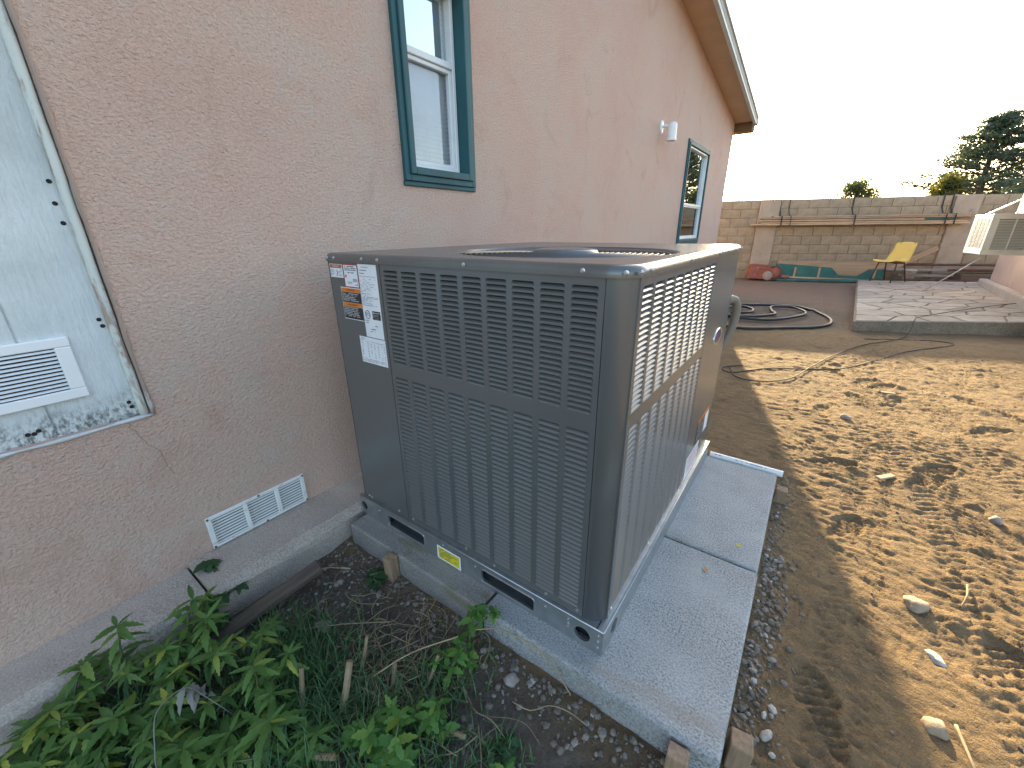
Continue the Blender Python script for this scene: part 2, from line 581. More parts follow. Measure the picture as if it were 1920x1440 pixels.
M_ALU = basic("white_aluminium", (0.72, 0.74, 0.74), (0.64, 0.66, 0.66), 6, 0.4)
M_BLIND = basic("blind_vinyl", (0.82, 0.83, 0.83), rough=0.5)
M_SCREEN = None
M_TRIM = mat_chipped("chipped_trim", (0.62, 0.64, 0.58), (0.36, 0.27, 0.21), 14, 0.52, 0.58, (1, 1, 0.25))
M_BEAD = mat_chipped("painted_bead", (0.33, 0.25, 0.205), (0.55, 0.57, 0.57), 9, 0.56, 0.63, (1, 1, 0.35))
M_CAULK = basic("caulk", (0.55, 0.57, 0.57), (0.45, 0.44, 0.42), 20, 0.7, bumps=((40, 0.6, 0.006),))
M_SOFFIT = basic("soffit_paint", (0.58, 0.41, 0.27), (0.50, 0.35, 0.23), 3, 0.8, bumps=((50, 0.3, 0.003),))
M_FASCIA = basic("fascia_paint", (0.60, 0.68, 0.66), (0.52, 0.60, 0.58), 5, 0.6)
M_ROOF = basic("roof_edge", (0.34, 0.33, 0.30), rough=0.7)
M_WOOD = basic("grey_wood", (0.27, 0.205, 0.14), (0.17, 0.125, 0.085), 6, 0.85, stretch=(0.6, 9, 9), bumps=((20, 0.4, 0.003),), vary=0.25)
M_LUMBER = basic("pale_lumber", (0.44, 0.32, 0.20), (0.33, 0.235, 0.145), 4, 0.85, stretch=(0.5, 8, 8), vary=0.22)
M_STAKE = basic("stake_wood", (0.30, 0.20, 0.12), (0.20, 0.13, 0.08), 14, 0.85, stretch=(5, 5, 0.7), bumps=((40, 0.5, 0.003),), vary=0.2)
M_OLDBOARD = basic("rotten_board", (0.13, 0.095, 0.07), (0.08, 0.06, 0.045), 8, 0.9, stretch=(9, 1, 9), bumps=((30, 0.6, 0.004),))
M_STRAP = basic("dark_strap", (0.025, 0.022, 0.022), rough=0.8)
M_RED = basic("rusty_red_paint", (0.36, 0.105, 0.065), (0.25, 0.085, 0.06), 9, 0.7, stain=((0.30, 0.22, 0.17), 12, 0.55, 0.68), bumps=((40, 0.3, 0.004),))
M_TEALB = basic("faded_teal_board", (0.025, 0.14, 0.125), (0.02, 0.10, 0.09), 5, 0.7, stain=((0.12, 0.13, 0.10), 6, 0.55, 0.7))
M_YELLOW = basic("yellow_plastic", (0.72, 0.50, 0.10), (0.66, 0.45, 0.085), 5, 0.45)
M_LEGS = basic("brown_tube", (0.06, 0.035, 0.025), rough=0.5, metal=0.3)
M_PIPE = basic("rusty_pipe", (0.12, 0.055, 0.04), (0.07, 0.035, 0.03), 8, 0.7)
M_GREYB = basic("grey_plank", (0.30, 0.27, 0.23), (0.22, 0.2, 0.17), 5, 0.85, stretch=(0.6, 8, 8))
M_BUCKET = basic("dirty_white_plastic", (0.5, 0.48, 0.44), (0.35, 0.33, 0.30), 8, 0.6)
M_HOSE = basic("black_rubber", (0.014, 0.014, 0.014), (0.022, 0.021, 0.02), 10, 0.5)
M_CABLE = basic("dusty_black_cable", (0.018, 0.017, 0.016), (0.03, 0.026, 0.022), 8, 0.75)
M_CONDUIT = basic("tan_conduit", (0.20, 0.17, 0.13), rough=0.55)
M_PVC = basic("white_pvc", (0.74, 0.72, 0.70), (0.66, 0.63, 0.61), 8, 0.35, stain=((0.45, 0.36, 0.27), 9, 0.58, 0.75))
M_CREAM = basic("aged_cream_plastic", (0.74, 0.66, 0.48), (0.66, 0.58, 0.42), 5, 0.5, stain=((0.27, 0.22, 0.15), 9, 0.64, 0.78))
M_COOLWHITE = basic("white_ac_cabinet", (0.75, 0.77, 0.78), rough=0.45)
M_STICK = basic("dry_stem", (0.27, 0.20, 0.115), (0.17, 0.125, 0.07), 20, 0.85, vary=0.2)
M_STRAW = basic("straw", (0.33, 0.25, 0.14), (0.20, 0.15, 0.085), 12, 0.85, vary=0.2)
M_ROCK = basic("pale_stone", (0.36, 0.31, 0.26), (0.22, 0.185, 0.155), 40, 0.9, bumps=((60, 0.7, 0.006),), vary=0.15, stain=((0.28, 0.21, 0.14), 25, 0.5, 0.65))
M_CLOD = basic("dried_clod", (0.36, 0.265, 0.17), (0.29, 0.21, 0.135), 16, 0.95, bumps=((60, 0.7, 0.005),))
M_PAPER = basic("white_scrap", (0.55, 0.52, 0.46), (0.38, 0.34, 0.28), 40, 0.8, bumps=((60, 0.7, 0.006),))
M_STEM = basic("green_stem", (0.10, 0.13, 0.045), (0.075, 0.10, 0.035), 12, 0.6)
M_LEAF = mat_leaf("weed_leaf", (0.070, 0.150, 0.034), (0.130, 0.235, 0.050), (0.38, 0.40, 0.06), 0.87)
M_LEAF2 = mat_leaf("bright_leaf", (0.075, 0.19, 0.035), (0.125, 0.26, 0.05), (0.27, 0.34, 0.045), 0.85)
M_LEAFD = mat_leaf("dark_leaf", (0.028, 0.08, 0.028), (0.042, 0.105, 0.034), (0.06, 0.09, 0.03), 0.9)
M_DEADLEAF = basic("dead_leaf", (0.22, 0.215, 0.19), (0.15, 0.14, 0.12), 40, 0.85)
M_GRASS = basic("grass_blade", (0.035, 0.095, 0.026), (0.065, 0.145, 0.04), 5, 0.55, world_pos=True)
def mat_far_leaf(name, c1, c2, tr_c, f):
    m = basic(name, c1, c2, 0.8, 0.7, world_pos=True)
    nt = m.node_tree
    tr = N(nt, "ShaderNodeBsdfTranslucent")
    tr.inputs[0].default_value = (*tr_c, 1)
    ms = N(nt, "ShaderNodeMixShader")
    ms.inputs[0].default_value = f
    nt.links.new(nt.nodes["Principled BSDF"].outputs[0], ms.inputs[1])
    nt.links.new(tr.outputs[0], ms.inputs[2])
    nt.links.new(ms.outputs[0], nt.nodes["Material Output"].inputs[0])
    return m
M_PINE = mat_far_leaf("pine_needles", (0.06, 0.09, 0.055), (0.09, 0.12, 0.07), (0.07, 0.10, 0.05), 0.3)
M_YSHRUB = mat_far_leaf("yellow_foliage", (0.12, 0.12, 0.025), (0.08, 0.10, 0.025), (0.14, 0.13, 0.02), 0.45)
M_ROUND = mat_far_leaf("far_foliage", (0.09, 0.12, 0.05), (0.07, 0.10, 0.04), (0.12, 0.15, 0.05), 0.45)
M_BARK = basic("bark", (0.10, 0.075, 0.055), rough=0.9)
M_ANNEX = basic("annex_stucco", (0.50, 0.36, 0.29), (0.44, 0.31, 0.245), 2, 0.9, bumps=((60, 0.5, 0.006),), stain=((0.30, 0.17, 0.10), 2.2, 0.62, 0.75))
M_PEACH = basic("peach_paint", (0.19, 0.12, 0.07), rough=0.9, spec=0.1)
M_TILE = basic("red_roof", (0.45, 0.13, 0.06), rough=0.7)
M_LBLW = basic("label_white", (0.80, 0.81, 0.83), rough=0.45)
M_LBLO = basic("label_orange", (0.72, 0.20, 0.02), rough=0.45)
M_LBLR = basic("label_rust_orange", (0.42, 0.12, 0.035), rough=0.45)
M_LBLK = basic("label_black", (0.03, 0.028, 0.028), rough=0.45)
M_LBLY = basic("label_yellow", (0.66, 0.56, 0.01), rough=0.5)
M_INK = basic("ink", (0.10, 0.11, 0.14), rough=0.6)
M_INKW = basic("ink_white", (0.5, 0.5, 0.5), rough=0.6)
M_INKR = basic("ink_red", (0.5, 0.03, 0.03), rough=0.6)
M_CHROME = basic("badge_rim", (0.75, 0.74, 0.74), rough=0.2, metal=0.8)
M_BADGE = basic("badge_field", (0.10, 0.03, 0.05), (0.03, 0.04, 0.12), 14, 0.3)
M_INTERIOR = basic("interior_wall", (0.25, 0.25, 0.24), rough=0.9)

# ------------------------------------------------------------------ ground (one sheet to the horizon)
def ground_height(X, Y):
    base = -0.092 + 0.0 * X
    base = base - 0.018 * np.clip((0.1 - Y) / 0.3, 0, 1) * np.clip((1.8 - X) / 0.3, 0, 1)   # bed in front lies lower
    far = np.clip((np.hypot(X - 2, Y) - 14) / 10, 0, 1)
    h = 0.010 * fbm(X * 1.3, Y * 1.3, 3, 3) + 0.004 * fbm(X * 6, Y * 6, 3, 9)
    near = 1 - np.clip((np.hypot(X - 2.2, Y - 2) - 6) / 4, 0, 1)
    rough = 0.55 + 0.45 * vnoise(X * 1.7, Y * 1.7, 21)
    # scuffed, slanting ridges
    a = math.radians(62)
    U, V = X * math.cos(a) + Y * math.sin(a), -X * math.sin(a) + Y * math.cos(a)
    Uw = U + 0.06 * fbm(X * 5, Y * 5, 2, 40)
    h = h + near * (0.6 + 0.4 * rough) * 0.0042 * (1 - np.abs(fbm(Uw * 40, V * 12, 2, 31)) * 2.6)
    a = math.radians(100)
    U2, V2 = X * math.cos(a) + Y * math.sin(a) + 0.05 * fbm(X * 4, Y * 4, 2, 44), -X * math.sin(a) + Y * math.cos(a)
    h = h + near * np.clip(vnoise(X * 2.1, Y * 2.1, 23) + 0.45, 0, 1) * 0.0052 * (1 - np.abs(fbm(U2 * 33, V2 * 11, 2, 35)) * 2.6)
    h = h + near * 0.010 * np.clip(fbm(X * 9, Y * 9, 2, 66) - 0.38, 0, 1) * 3.0
    h = h + near * 0.0040 * fbm(X * 30, Y * 30, 2, 55)
    # wheel tracks with tread blocks, mostly along the house
    for (x0, y0, ang, w, pit, dep, sd) in ((2.02, 0.0, 4, 0.20, 0.034, 0.011, 1), (2.50, 0.0, -3, 0.24, 0.040, 0.013, 2),
                                           (2.28, 0.4, 9, 0.19, 0.032, 0.010, 3), (3.0, 1.0, -8, 0.26, 0.044, 0.012, 4),
                                           (2.75, 0.0, 14, 0.2, 0.038, 0.011, 5), (3.6, 3.0, -14, 0.28, 0.05, 0.012, 6),
                                           (2.25, 3.2, 52, 0.26, 0.042, 0.011, 8), (2.5, 2.3, 68, 0.26, 0.04, 0.010, 9),
                                           (2.6, 1.55, 60, 0.22, 0.036, 0.011, 10), (2.2, 0.72, 75, 0.2, 0.034, 0.009, 12)):
        t = math.radians(ang)
        dx, dy = X - x0, Y - y0
        s = dx * math.sin(t) + dy * math.cos(t)
        d = dx * math.cos(t) - dy * math.sin(t) + 0.03 * np.sin(s * 1.7 + sd)
        inside = np.clip((w / 2 - np.abs(d)) / 0.02, 0, 1)
        if ang > 40:
            inside = inside * np.clip((0.9 - np.abs(s)) / 0.2, 0, 1)
        inside = inside * np.clip(0.9 + 0.9 * vnoise(X * 2.3, Y * 2.3, 60 + sd), 0.08, 1.0)
        side = np.where(d > 0, 0.5, 0.0)
        tread = np.clip(np.sin(2 * np.pi * ((s + np.abs(d) * 0.55) / pit + side)) * 2.4, -1, 1)
        groove = np.clip((np.abs(d) - 0.010) / 0.008, 0, 1)
        h = h - inside * (0.002 - dep * 0.20 * tread * groove)
    # shoe prints
    r2 = random.Random(5)
    for _ in range(26):
        px, py, an = r2.uniform(1.95, 3.4), r2.uniform(0.1, 4.0), r2.uniform(-0.7, 1.2)
        dx, dy = X - px, Y - py
        s, d = dx * math.sin(an) + dy * math.cos(an), dx * math.cos(an) - dy * math.sin(an)
        e = np.sqrt((s / 0.14) ** 2 + (d / (0.045 + 0.012 * np.sign(s))) ** 2)
        k = np.clip((1.05 - e) / 0.15, 0, 1)
        rim = np.exp(-((e - 1.15) / 0.14) ** 2)
        h = h - k * (0.012 - 0.004 * np.clip(np.sin(s * 2 * np.pi / 0.028) * 2, -1, 1)) + rim * 0.0045
    # keep the dirt away from what stands on it
    und = ((X > 0.0) & (X < 1.73) & (Y > -0.05) & (Y < 1.4))
    h = np.where(und, -0.03, h)
    return base + h * (1 - far)

def axis(parts):
    out = []
    for a, b, st in parts:
        out += list(np.arange(a, b, st))
    return np.array(sorted(set(round(float(x), 4) for x in out)))

gx = axis(((-400, -100, 60), (-100, -10, 15), (-10, -0.4, 1.6), (-0.4, 1.7, 0.03), (1.7, 3.25, 0.0105), (3.25, 5.0, 0.025), (5.0, 8.0, 0.2), (8, 30, 2.2), (30, 120, 15), (120, 421, 60)))
gy = axis(((-400, -100, 60), (-100, -12, 11), (-12, -1.4, 0.8), (-1.4, 0.0, 0.03), (0.0, 2.7, 0.0115), (2.7, 5.5, 0.022), (5.5, 9.0, 0.05), (9.0, 14.5, 0.15), (14.5, 40, 2.5), (40, 120, 16), (120, 601, 60)))
GX, GY = np.meshgrid(gx, gy)
GZ = ground_height(GX, GY)
def make_ground():
    nx, ny = len(gx), len(gy)
    co = np.stack([GX, GY, GZ], -1).reshape(-1, 3)
    idx = np.arange(nx * ny).reshape(ny, nx)
    q = np.stack([idx[:-1, :-1], idx[:-1, 1:], idx[1:, 1:], idx[1:, :-1]], -1).reshape(-1, 4)
    me = bpy.data.meshes.new("ground")
    me.vertices.add(len(co))
    me.vertices.foreach_set("co", co.ravel().astype(np.float32))
    me.loops.add(q.size)
    me.loops.foreach_set("vertex_index", q.ravel().astype(np.int32))
    me.polygons.add(len(q))
    me.polygons.foreach_set("loop_start", (np.arange(len(q)) * 4).astype(np.int32))
    me.polygons.foreach_set("loop_total", np.full(len(q), 4, np.int32))
    me.polygons.foreach_set("use_smooth", np.ones(len(q), bool))
    me.update(calc_edges=True)
    me.materials.append(M_GROUND)
    tag(link("ground", me), kind="structure")
make_ground()
def gz(x, y):
    return float(ground_height(np.array([[x]]), np.array([[y]]))[0, 0])

# ------------------------------------------------------------------ the house
def roofz(y):
    return 2.945 - 0.13 * (y - 8.3) if y >= -0.6 else roofz(-0.6) - 0.13 * (-0.6 - y)

house = thing("house", "pink stucco house with gable eave and teal framed windows", "house")
WIN1 = (0.632, 1.147, 1.425, 2.36)
WIN2 = (5.50, 6.74, 0.98, 2.30)
PAN = (-2.2, -0.545, 0.635, 2.75)
def make_wall():
    mb = MB()
    holes = [WIN1, WIN2, PAN]
    ys = sorted(set([-5.0, -0.6, 8.36] + [h[0] for h in holes] + [h[1] for h in holes]))
    zs = sorted(set([-0.12] + [h[2] for h in holes] + [h[3] for h in holes]))
    for i in range(len(ys) - 1):
        y0, y1 = ys[i], ys[i + 1]
        for j in range(len(zs)):
            z0 = zs[j]
            if j < len(zs) - 1:
                a, b = zs[j + 1], zs[j + 1]
            else:
                a, b = roofz(y0), roofz(y1)
            ym = (y0 + y1) / 2
            if j < len(zs) - 1 and any(h[0] <= ym <= h[1] and h[2] - 1e-6 <= z0 and a <= h[3] + 1e-6 for h in holes):
                continue
            mb.quad((0, y0, z0), (0, y1, z0), (0, y1, b), (0, y0, a))
    for (y0, y1, z0, z1), d in ((WIN1, 0.14), (WIN2, 0.14), (PAN, 0.022)):
        mb.quad((0, y0, z0), (0, y0, z1), (-d, y0, z1), (-d, y0, z0))
        mb.quad((0, y1, z0), (-d, y1, z0), (-d, y1, z1), (0, y1, z1))
        mb.quad((0, y0, z0), (-d, y0, z0), (-d, y1, z0), (0, y1, z0))
        mb.quad((0, y0, z1), (0, y1, z1), (-d, y1, z1), (-d, y0, z1))
    for y in (8.36, -5.0):
        mb.quad((0, y, -0.12), (-7, y, -0.12), (-7, y, roofz(y)), (0, y, roofz(y)))
    mb.quad((-7, -5, -0.12), (-7, 8.36, -0.12), (-7, 8.36, roofz(8.36)), (-7, -5, roofz(-5)))
    obj("wall", mb, M_STUCCO, house)
make_wall()
mb = MB()
for a, b in ((-5.0, -0.6), (-0.6, 8.64)):
    za, zb = roofz(a) + 0.004, roofz(b) + 0.004
    mb.add([(-7.3, a, za), (0.335, a, za), (0.335, b, zb), (-7.3, b, zb), (-7.3, a, za + 0.17), (0.335, a, za + 0.17), (0.335, b, zb + 0.17), (-7.3, b, zb + 0.17)],
           [(0, 1, 2, 3), (4, 7, 6, 5), (0, 4, 5, 1), (1, 5, 6, 2), (2, 6, 7, 3), (3, 7, 4, 0)])
obj("roof", mb, M_ROOF, house)
mb = MB()
for a, b in ((-5.0, -0.6), (-0.6, 8.36)):
    mb.quad((0.002, a, roofz(a) - 0.002), (0.002, b, roofz(b) - 0.002), (0.285, b, roofz(b) - 0.002), (0.285, a, roofz(a) - 0.002))
obj("soffit", mb, M_SOFFIT, house)
def rake_board(x0, x1, lo, hi, a, b):
    mb = MB()
    za, zb = roofz(a), roofz(b)
    mb.add([(x0, a, za + lo), (x1, a, za + lo), (x1, b, zb + lo), (x0, b, zb + lo), (x0, a, za + hi), (x1, a, za + hi), (x1, b, zb + hi), (x0, b, zb + hi)],
           [(0, 3, 2, 1), (4, 5, 6, 7), (0, 1, 5, 4), (1, 2, 6, 5), (2, 3, 7, 6), (3, 0, 4, 7)])
    return mb
obj("fascia", rake_board(0.288, 0.332, -0.035, 0.15, -0.6, 8.44), M_FASCIA, house)
obj("drip_edge", rake_board(0.3345, 0.352, 0.07, 0.19, -0.6, 8.50), M_ALU, house)
mb = MB().box((-7.0, 8.365, 2.80), (0.285, 8.66, 2.935))
obj("eave_board", mb, M_PEACH, house)

# footing ledge along the wall, in two pours
mb = MB()
def ledge(y0, y1, x1, zt, mb):
    prof = [(-0.02, zt), (x1 - 0.035, zt - 0.004), (x1 - 0.012, zt - 0.012), (x1 - 0.001, zt - 0.035), (x1, zt - 0.06), (x1 + 0.004, -0.2)]
    n = 60
    vs, fs = [], []
    for i in range(n + 1):
        y = y0 + (y1 - y0) * i / n
        for k, (x, z) in enumerate(prof):
            w = 0.006 * vnoise(np.array([y * 9.0]), np.array([k * 0.7]), 77)[0] * (k > 0)
            vs.append((x + w, y, z + 0.5 * w))
    m = len(prof)
    for i in range(n):
        for k in range(m - 1):
            fs.append((i * m + k, i * m + k + 1, (i + 1) * m + k + 1, (i + 1) * m + k))
    fs.append(tuple(range(m)) + ())
    fs.append(tuple(n * m + k for k in range(m - 1, -1, -1)))
    mb.add(vs, fs)
ledge(-0.59, 8.4, 0.232, 0.030, mb)
f1 = obj("footing", mb, M_LEDGE, house, smooth=False)
mb = MB()
ledge(-4.5, -0.598, 0.195, 0.012, mb)
f2 = obj("footing", mb, M_LEDGE, house)

# recessed white siding panel with seam, trim and nail holes
mb = MB()
mb.quad((-0.018, -2.2, 0.64), (-0.018, -0.762, 0.64), (-0.018, -0.762, 2.75), (-0.018, -2.2, 2.75))
mb.quad((-0.018, -0.754, 0.64), (-0.018, -0.57, 0.64), (-0.018, -0.57, 2.75), (-0.018, -0.754, 2.75))
mb.quad((-0.018, -0.762, 0.64), (-0.024, -0.758, 0.64), (-0.024, -0.758, 2.75), (-0.018, -0.762, 2.75))
mb.quad((-0.024, -0.758, 0.64), (-0.018, -0.754, 0.64), (-0.018, -0.754, 2.75), (-0.024, -0.758, 2.75))
mb.quad((-0.0182, -2.2, 0.625), (-0.0182, -0.55, 0.625), (-0.0182, -0.55, 0.64), (-0.0182, -2.2, 0.64))
sid = obj("siding_panel", mb, M_PANEL, house)
tag(sid, "white weathered siding panel with mildew along its bottom")
for (y, z) in ((-0.582, 1.33), (-0.586, 1.275), (-0.584, 1.225), (-0.584, 0.955), (-0.581, 0.935), (-0.585, 0.685), (-0.582, 0.668), (-0.80, 0.662), (-0.812, 0.664), (-0.79, 0.668)):
    mb = MB().lathe([(0.0, 0.0022), (0.0045, 0.002), (0.006, 0.0)], 10, (-0.0175, y, z), axis='x')
    obj("nail_hole", mb, M_DARK, sid)
mb = MB()
pts = []
for i in range(41):
    z = 0.63 + i * 2.1 / 40
    pts.append((-0.012, -0.5585 + 0.0015 * vnoise(np.array([z * 8.]), np.array([0.]), 5)[0], z))
mb.tube(pts, 0.0125, 8)
obj("corner_trim", mb, M_TRIM, house, smooth=True)
mb = MB()
pts = [(0.001, -0.540 + 0.003 * vnoise(np.array([z * 11.]), np.array([2.]), 5)[0], z) for z in np.linspace(0.63, 2.7, 50)]
mb.tube(pts, [0.006 + 0.0015 * math.sin(i * 1.3) for i in range(50)], 6)
obj("edge_bead", mb, M_BEAD, house, smooth=True)
mb = MB()
pts = [(0.001, y, 0.630 + 0.002 * vnoise(np.array([y * 13.]), np.array([7.]), 5)[0]) for y in np.linspace(-2.2, -0.54, 40)]
mb.tube(pts, [0.006 + 0.002 * math.sin(i * 1.7) for i in range(40)], 6)
obj("caulk_bead", mb, M_CAULK, house, smooth=True)
rl0 = random.Random(2)
# a fine settling crack below the panel corner
mb = MB()
pts = [(0.0005, -0.61 + 0.0, 0.625), (0.0005, -0.597, 0.585), (0.0005, -0.583, 0.545), (0.0005, -0.560, 0.50), (0.0005, -0.548, 0.44), (0.0005, -0.541, 0.40)]
pts = [(x, y + rl0.uniform(-.0035, .0035), z) for x, y, z in spline(pts, 5)]
mb.tube(pts, [0.0004 + 0.0004 * rl0.random() for _ in pts], 4)
obj("stucco_crack", mb, M_STAKE, house)

# windows
def window(y0, y1, z0, z1, rail_z, wide, name_label):
    fw_ = 0.066
    w = MB()
    # outer casing proud of the stucco, with a bead
    def ring(y0, y1, z0, z1, t, xa, xb, mb):
        for (a, b) in (((xa, y0, z0), (xb, y0 + t, z1)), ((xa, y1 - t, z0), (xb, y1, z1)), ((xa, y0 + t, z0), (xb, y1 - t, z0 + t)), ((xa, y0 + t, z1 - t), (xb, y1 - t, z1))):
            mb.box(a, b)
    ring(y0, y1, z0, z1, 0.030, -0.02, 0.020, w)
    ring(y0 + 0.030, y1 - 0.030, z0 + 0.030, z1 - 0.030, 0.034, -0.08, 0.030, w)
    w.box((-0.02, y0 - 0.004, z0 - 0.022), (0.012, y1 + 0.006, z0 - 0.0005))
    fr = obj("window", w, M_TEAL, house, bevel=0.004, seg=2)
    fr["label"] = name_label
    s = MB()
    iy0, iy1, iz0, iz1 = y0 + 0.066, y1 - 0.066, z0 + 0.066, z1 - 0.066
    dx = 0.045 if wide else 0.0
    ring(iy0, iy1, iz0, iz1, 0.022, dx - 0.085, dx - 0.040, s)
    ring(iy0 + 0.0225, iy1 - 0.0225, iz0 + 0.0225, rail_z, 0.020, dx - 0.080, dx - 0.050, s)
    s.box((dx - 0.082, iy0 + 0.0225, rail_z + 0.0005), (dx - 0.040, iy1 - 0.0225, rail_z + 0.030))
    obj("sash", s, M_ALU, fr, bevel=0.003, seg=1)
    g = MB().box((dx - 0.078, iy0 + 0.022, rail_z + 0.030), (dx - 0.0775, iy1 - 0.022, iz1 - 0.022))
    p1 = obj("pane", g, M_GLASS, fr)
    g = MB().box((dx - 0.070, iy0 + 0.042, iz0 + 0.042), (dx - 0.0695, iy1 - 0.042, rail_z - 0.020))
    obj("pane", g, M_GLASS_S, fr)
    b = MB()
    k = iz0 + 0.02
    while k < iz1 - 0.02:
        b.obox((-0.092, (iy0 + iy1) / 2, k), (0, (iy1 - iy0) / 2 - 0.03, 0), (0.0040, 0, 0.0092), (0.0006, 0, -0.0003))
        k += 0.0215
    if not wide:
        obj("blind", b, M_BLIND, fr)
        obj("curtain", MB().box((-0.112, iy0 + 0.01, iz0), (-0.108, iy1 - 0.01, iz1)), M_INTERIOR, fr)
    else:
        obj("room_backing", MB().box((-0.60, iy0 - 0.5, iz0 - 0.5), (-0.58, iy1 + 0.5, iz1 + 0.3)), M_INTERIOR, fr)
    return fr
window(*WIN1, 1.975, False, "narrow teal framed window with white sash and closed blind")
window(*WIN2, 1.50, True, "wider teal framed window near the far corner reflecting a tree")

# wall lamp by the far window
lamp = thing("wall_lamp", "white floodlight fixed to the pink wall beside the far window", "wall lamp", (0, 4.36, 2.24))
mb = MB().lathe([(0.0, 0.014), (0.04, 0.014), (0.048, 0.010), (0.05, 0.0)], 18, (0, 0, 0), axis='x')
for i, q in enumerate(mb.v):
    mb.v[i] = (q[0], q[1] * 0.9, q[2] * 1.35)
obj("base_plate", mb, M_WHITE, lamp, smooth=True)
obj("arm", MB().tube(spline([(0.01, 0, 0.0), (0.05, 0.0, 0.01), (0.085, 0.01, 0.0)], 5), 0.016, 8), M_WHITE, lamp, smooth=True)
mb = MB().lathe([(0.0, 0.042), (0.03, 0.042), (0.046, 0.030), (0.05, 0.0), (0.05, -0.11), (0.054, -0.115), (0.054, -0.135), (0.044, -0.135), (0.04, -0.11), (0.0, -0.10)], 20, (0.115, 0.015, -0.005))
obj("lamp_head", mb, M_WHITE, lamp, smooth=False)

# supply grille on the siding panel
gr = thing("wall_grille", "new white louvred register on the weathered siding panel", "vent", (-0.018, -0.92, 0.738))
y0, y1, z0, z1 = -0.34, 0.256, 0.0, 0.183
mb = MB()
for a, b in (((0, y0, z0), (0.012, y1, z0 + 0.03)), ((0, y0, z1 - 0.028), (0.012, y1, z1)), ((0, y0, z0 + 0.03), (0.012, y0 + 0.03, z1 - 0.028)), ((0, y1 - 0.034, z0 + 0.03), (0.012, y1, z1 - 0.028))):
    mb.box(a, b)
obj("frame", mb, M_WHITE, gr, bevel=0.003, seg=2)
obj("duct_shade_sheet", MB().box((-0.002, y0 + 0.02, z0 + 0.02), (0.0008, y1 - 0.02, z1 - 0.02)), M_DARK, gr)  # thin dark sheet stands in for the shade behind the slats
fin = MB().obox((0, 0, 0), (0, 0.266, 0), (0.0040, 0, -0.0024), (0.0004, 0, 0.0005)).mesh("slat", M_WHITE)
for k in range(11):
    link("slat", fin, gr, (0.0065, (y0 + y1) / 2 - 0.002, z0 + 0.0365 + k * 0.0112))

# foundation vent near the ground, three bays of pressed slats
fv = thing("foundation_vent", "rusty white foundation vent low on the pink wall above the ledge", "vent", (0.0, -0.31, 0.036))
mb = MB()
L, H = 0.384, 0.139
for a, b in (((0.0005, -L / 2, 0), (0.009, L / 2, 0.010)), ((0.0005, -L / 2, H - 0.014), (0.009, L / 2, H)), ((0.0005, -L / 2, 0.010), (0.009, -L / 2 + 0.018, H - 0.014)), ((0.0005, L / 2 - 0.018, 0.010), (0.009, L / 2, H - 0.014)),
             ((0.0005, -0.062, 0.010), (0.009, -0.046, H - 0.014)), ((0.0005, 0.062, 0.010), (0.009, 0.080, H - 0.014))):
    mb.box(a, b)
obj("frame", mb, M_VENT, fv, bevel=0.002, seg=1)
obj("backing", MB().box((0.0003, -L / 2 + 0.01, 0.005), (0.0015, L / 2 - 0.01, H - 0.006)), M_DARK, fv)
sl = {}
for ya, yb in ((-L / 2 + 0.018, -0.062), (-0.046, 0.062), (0.080, L / 2 - 0.018)):
    key = round(yb - ya, 3)
    m_ = MB()
    hw = (yb - ya) / 2
    prof = [(0.0018, 0.0072), (0.0062, 0.0066), (0.0072, 0.0034), (0.0066, 0.0006)]
    vs = [(x, s * hw, z) for s in (-1, 1) for x, z in prof]
    n = len(prof)
    m_.add(vs, [(i, i + 1, i + 1 + n, i + n) for i in range(n - 1)] + [(0, 3, 2, 1), (4, 5, 6, 7)])
    me = m_.mesh("slat", M_VENT)
    for k in range(9):
        link("slat", me, fv, (0, (ya + yb) / 2, 0.012 + k * 0.0127))
sc_me = MB().lathe([(0.0, 0.003), (0.004, 0.0025), (0.005, 0.0)], 8, axis='x').mesh("screw", M_OLDBOARD)
for (y, z) in ((-L / 2 + 0.006, H - 0.006), (L / 2 - 0.006, H - 0.006), (L / 2 - 0.006, 0.006), (-L / 2 + 0.006, 0.006), (0.0, H - 0.004), (0.01, 0.004)):
    link("screw", sc_me, fv, (0.009, y, z))

# ------------------------------------------------------------------ paver slab of four pads
def pad(x0, x1, y0, y1, mat, label):
    mb = MB().box((x0, y0, -0.15), (x1, y1, 0.0))
    o = obj("concrete_paver", mb, mat, bevel=0.010, seg=3)
    tag(o, label, "paver", "concrete pavers under the air conditioner")
pad(1.017, 1.755, -0.080, 0.629, M_PAD, "pale pitted concrete paver under the nearest corner of the big air conditioner")
pad(1.017, 1.752, 0.637, 1.425, M_PAD, "pale concrete paver beside the white pipe, beyond the joint")
pad(0.268, 1.009, -0.084, 0.629, M_PAD_OLD, "stained concrete paver with mossy edge meeting the wall ledge")

# ------------------------------------------------------------------ packaged air conditioner
XL, XR, YB = 0.244, 1.414, 1.411
ZR, ZL, ZT = 0.093, 1.097, 1.125
E_ = 0.012
unit = thing("packaged_air_conditioner", "large taupe packaged air conditioner with louvred sides on concrete pavers", "air conditioner", (0, 0, 0.001))
RC = 0.062

def front(u, v, w):
    return (u, E_ + w, v)
def rightf(u, v, w):
    return (XR - E_ - w, u, v)

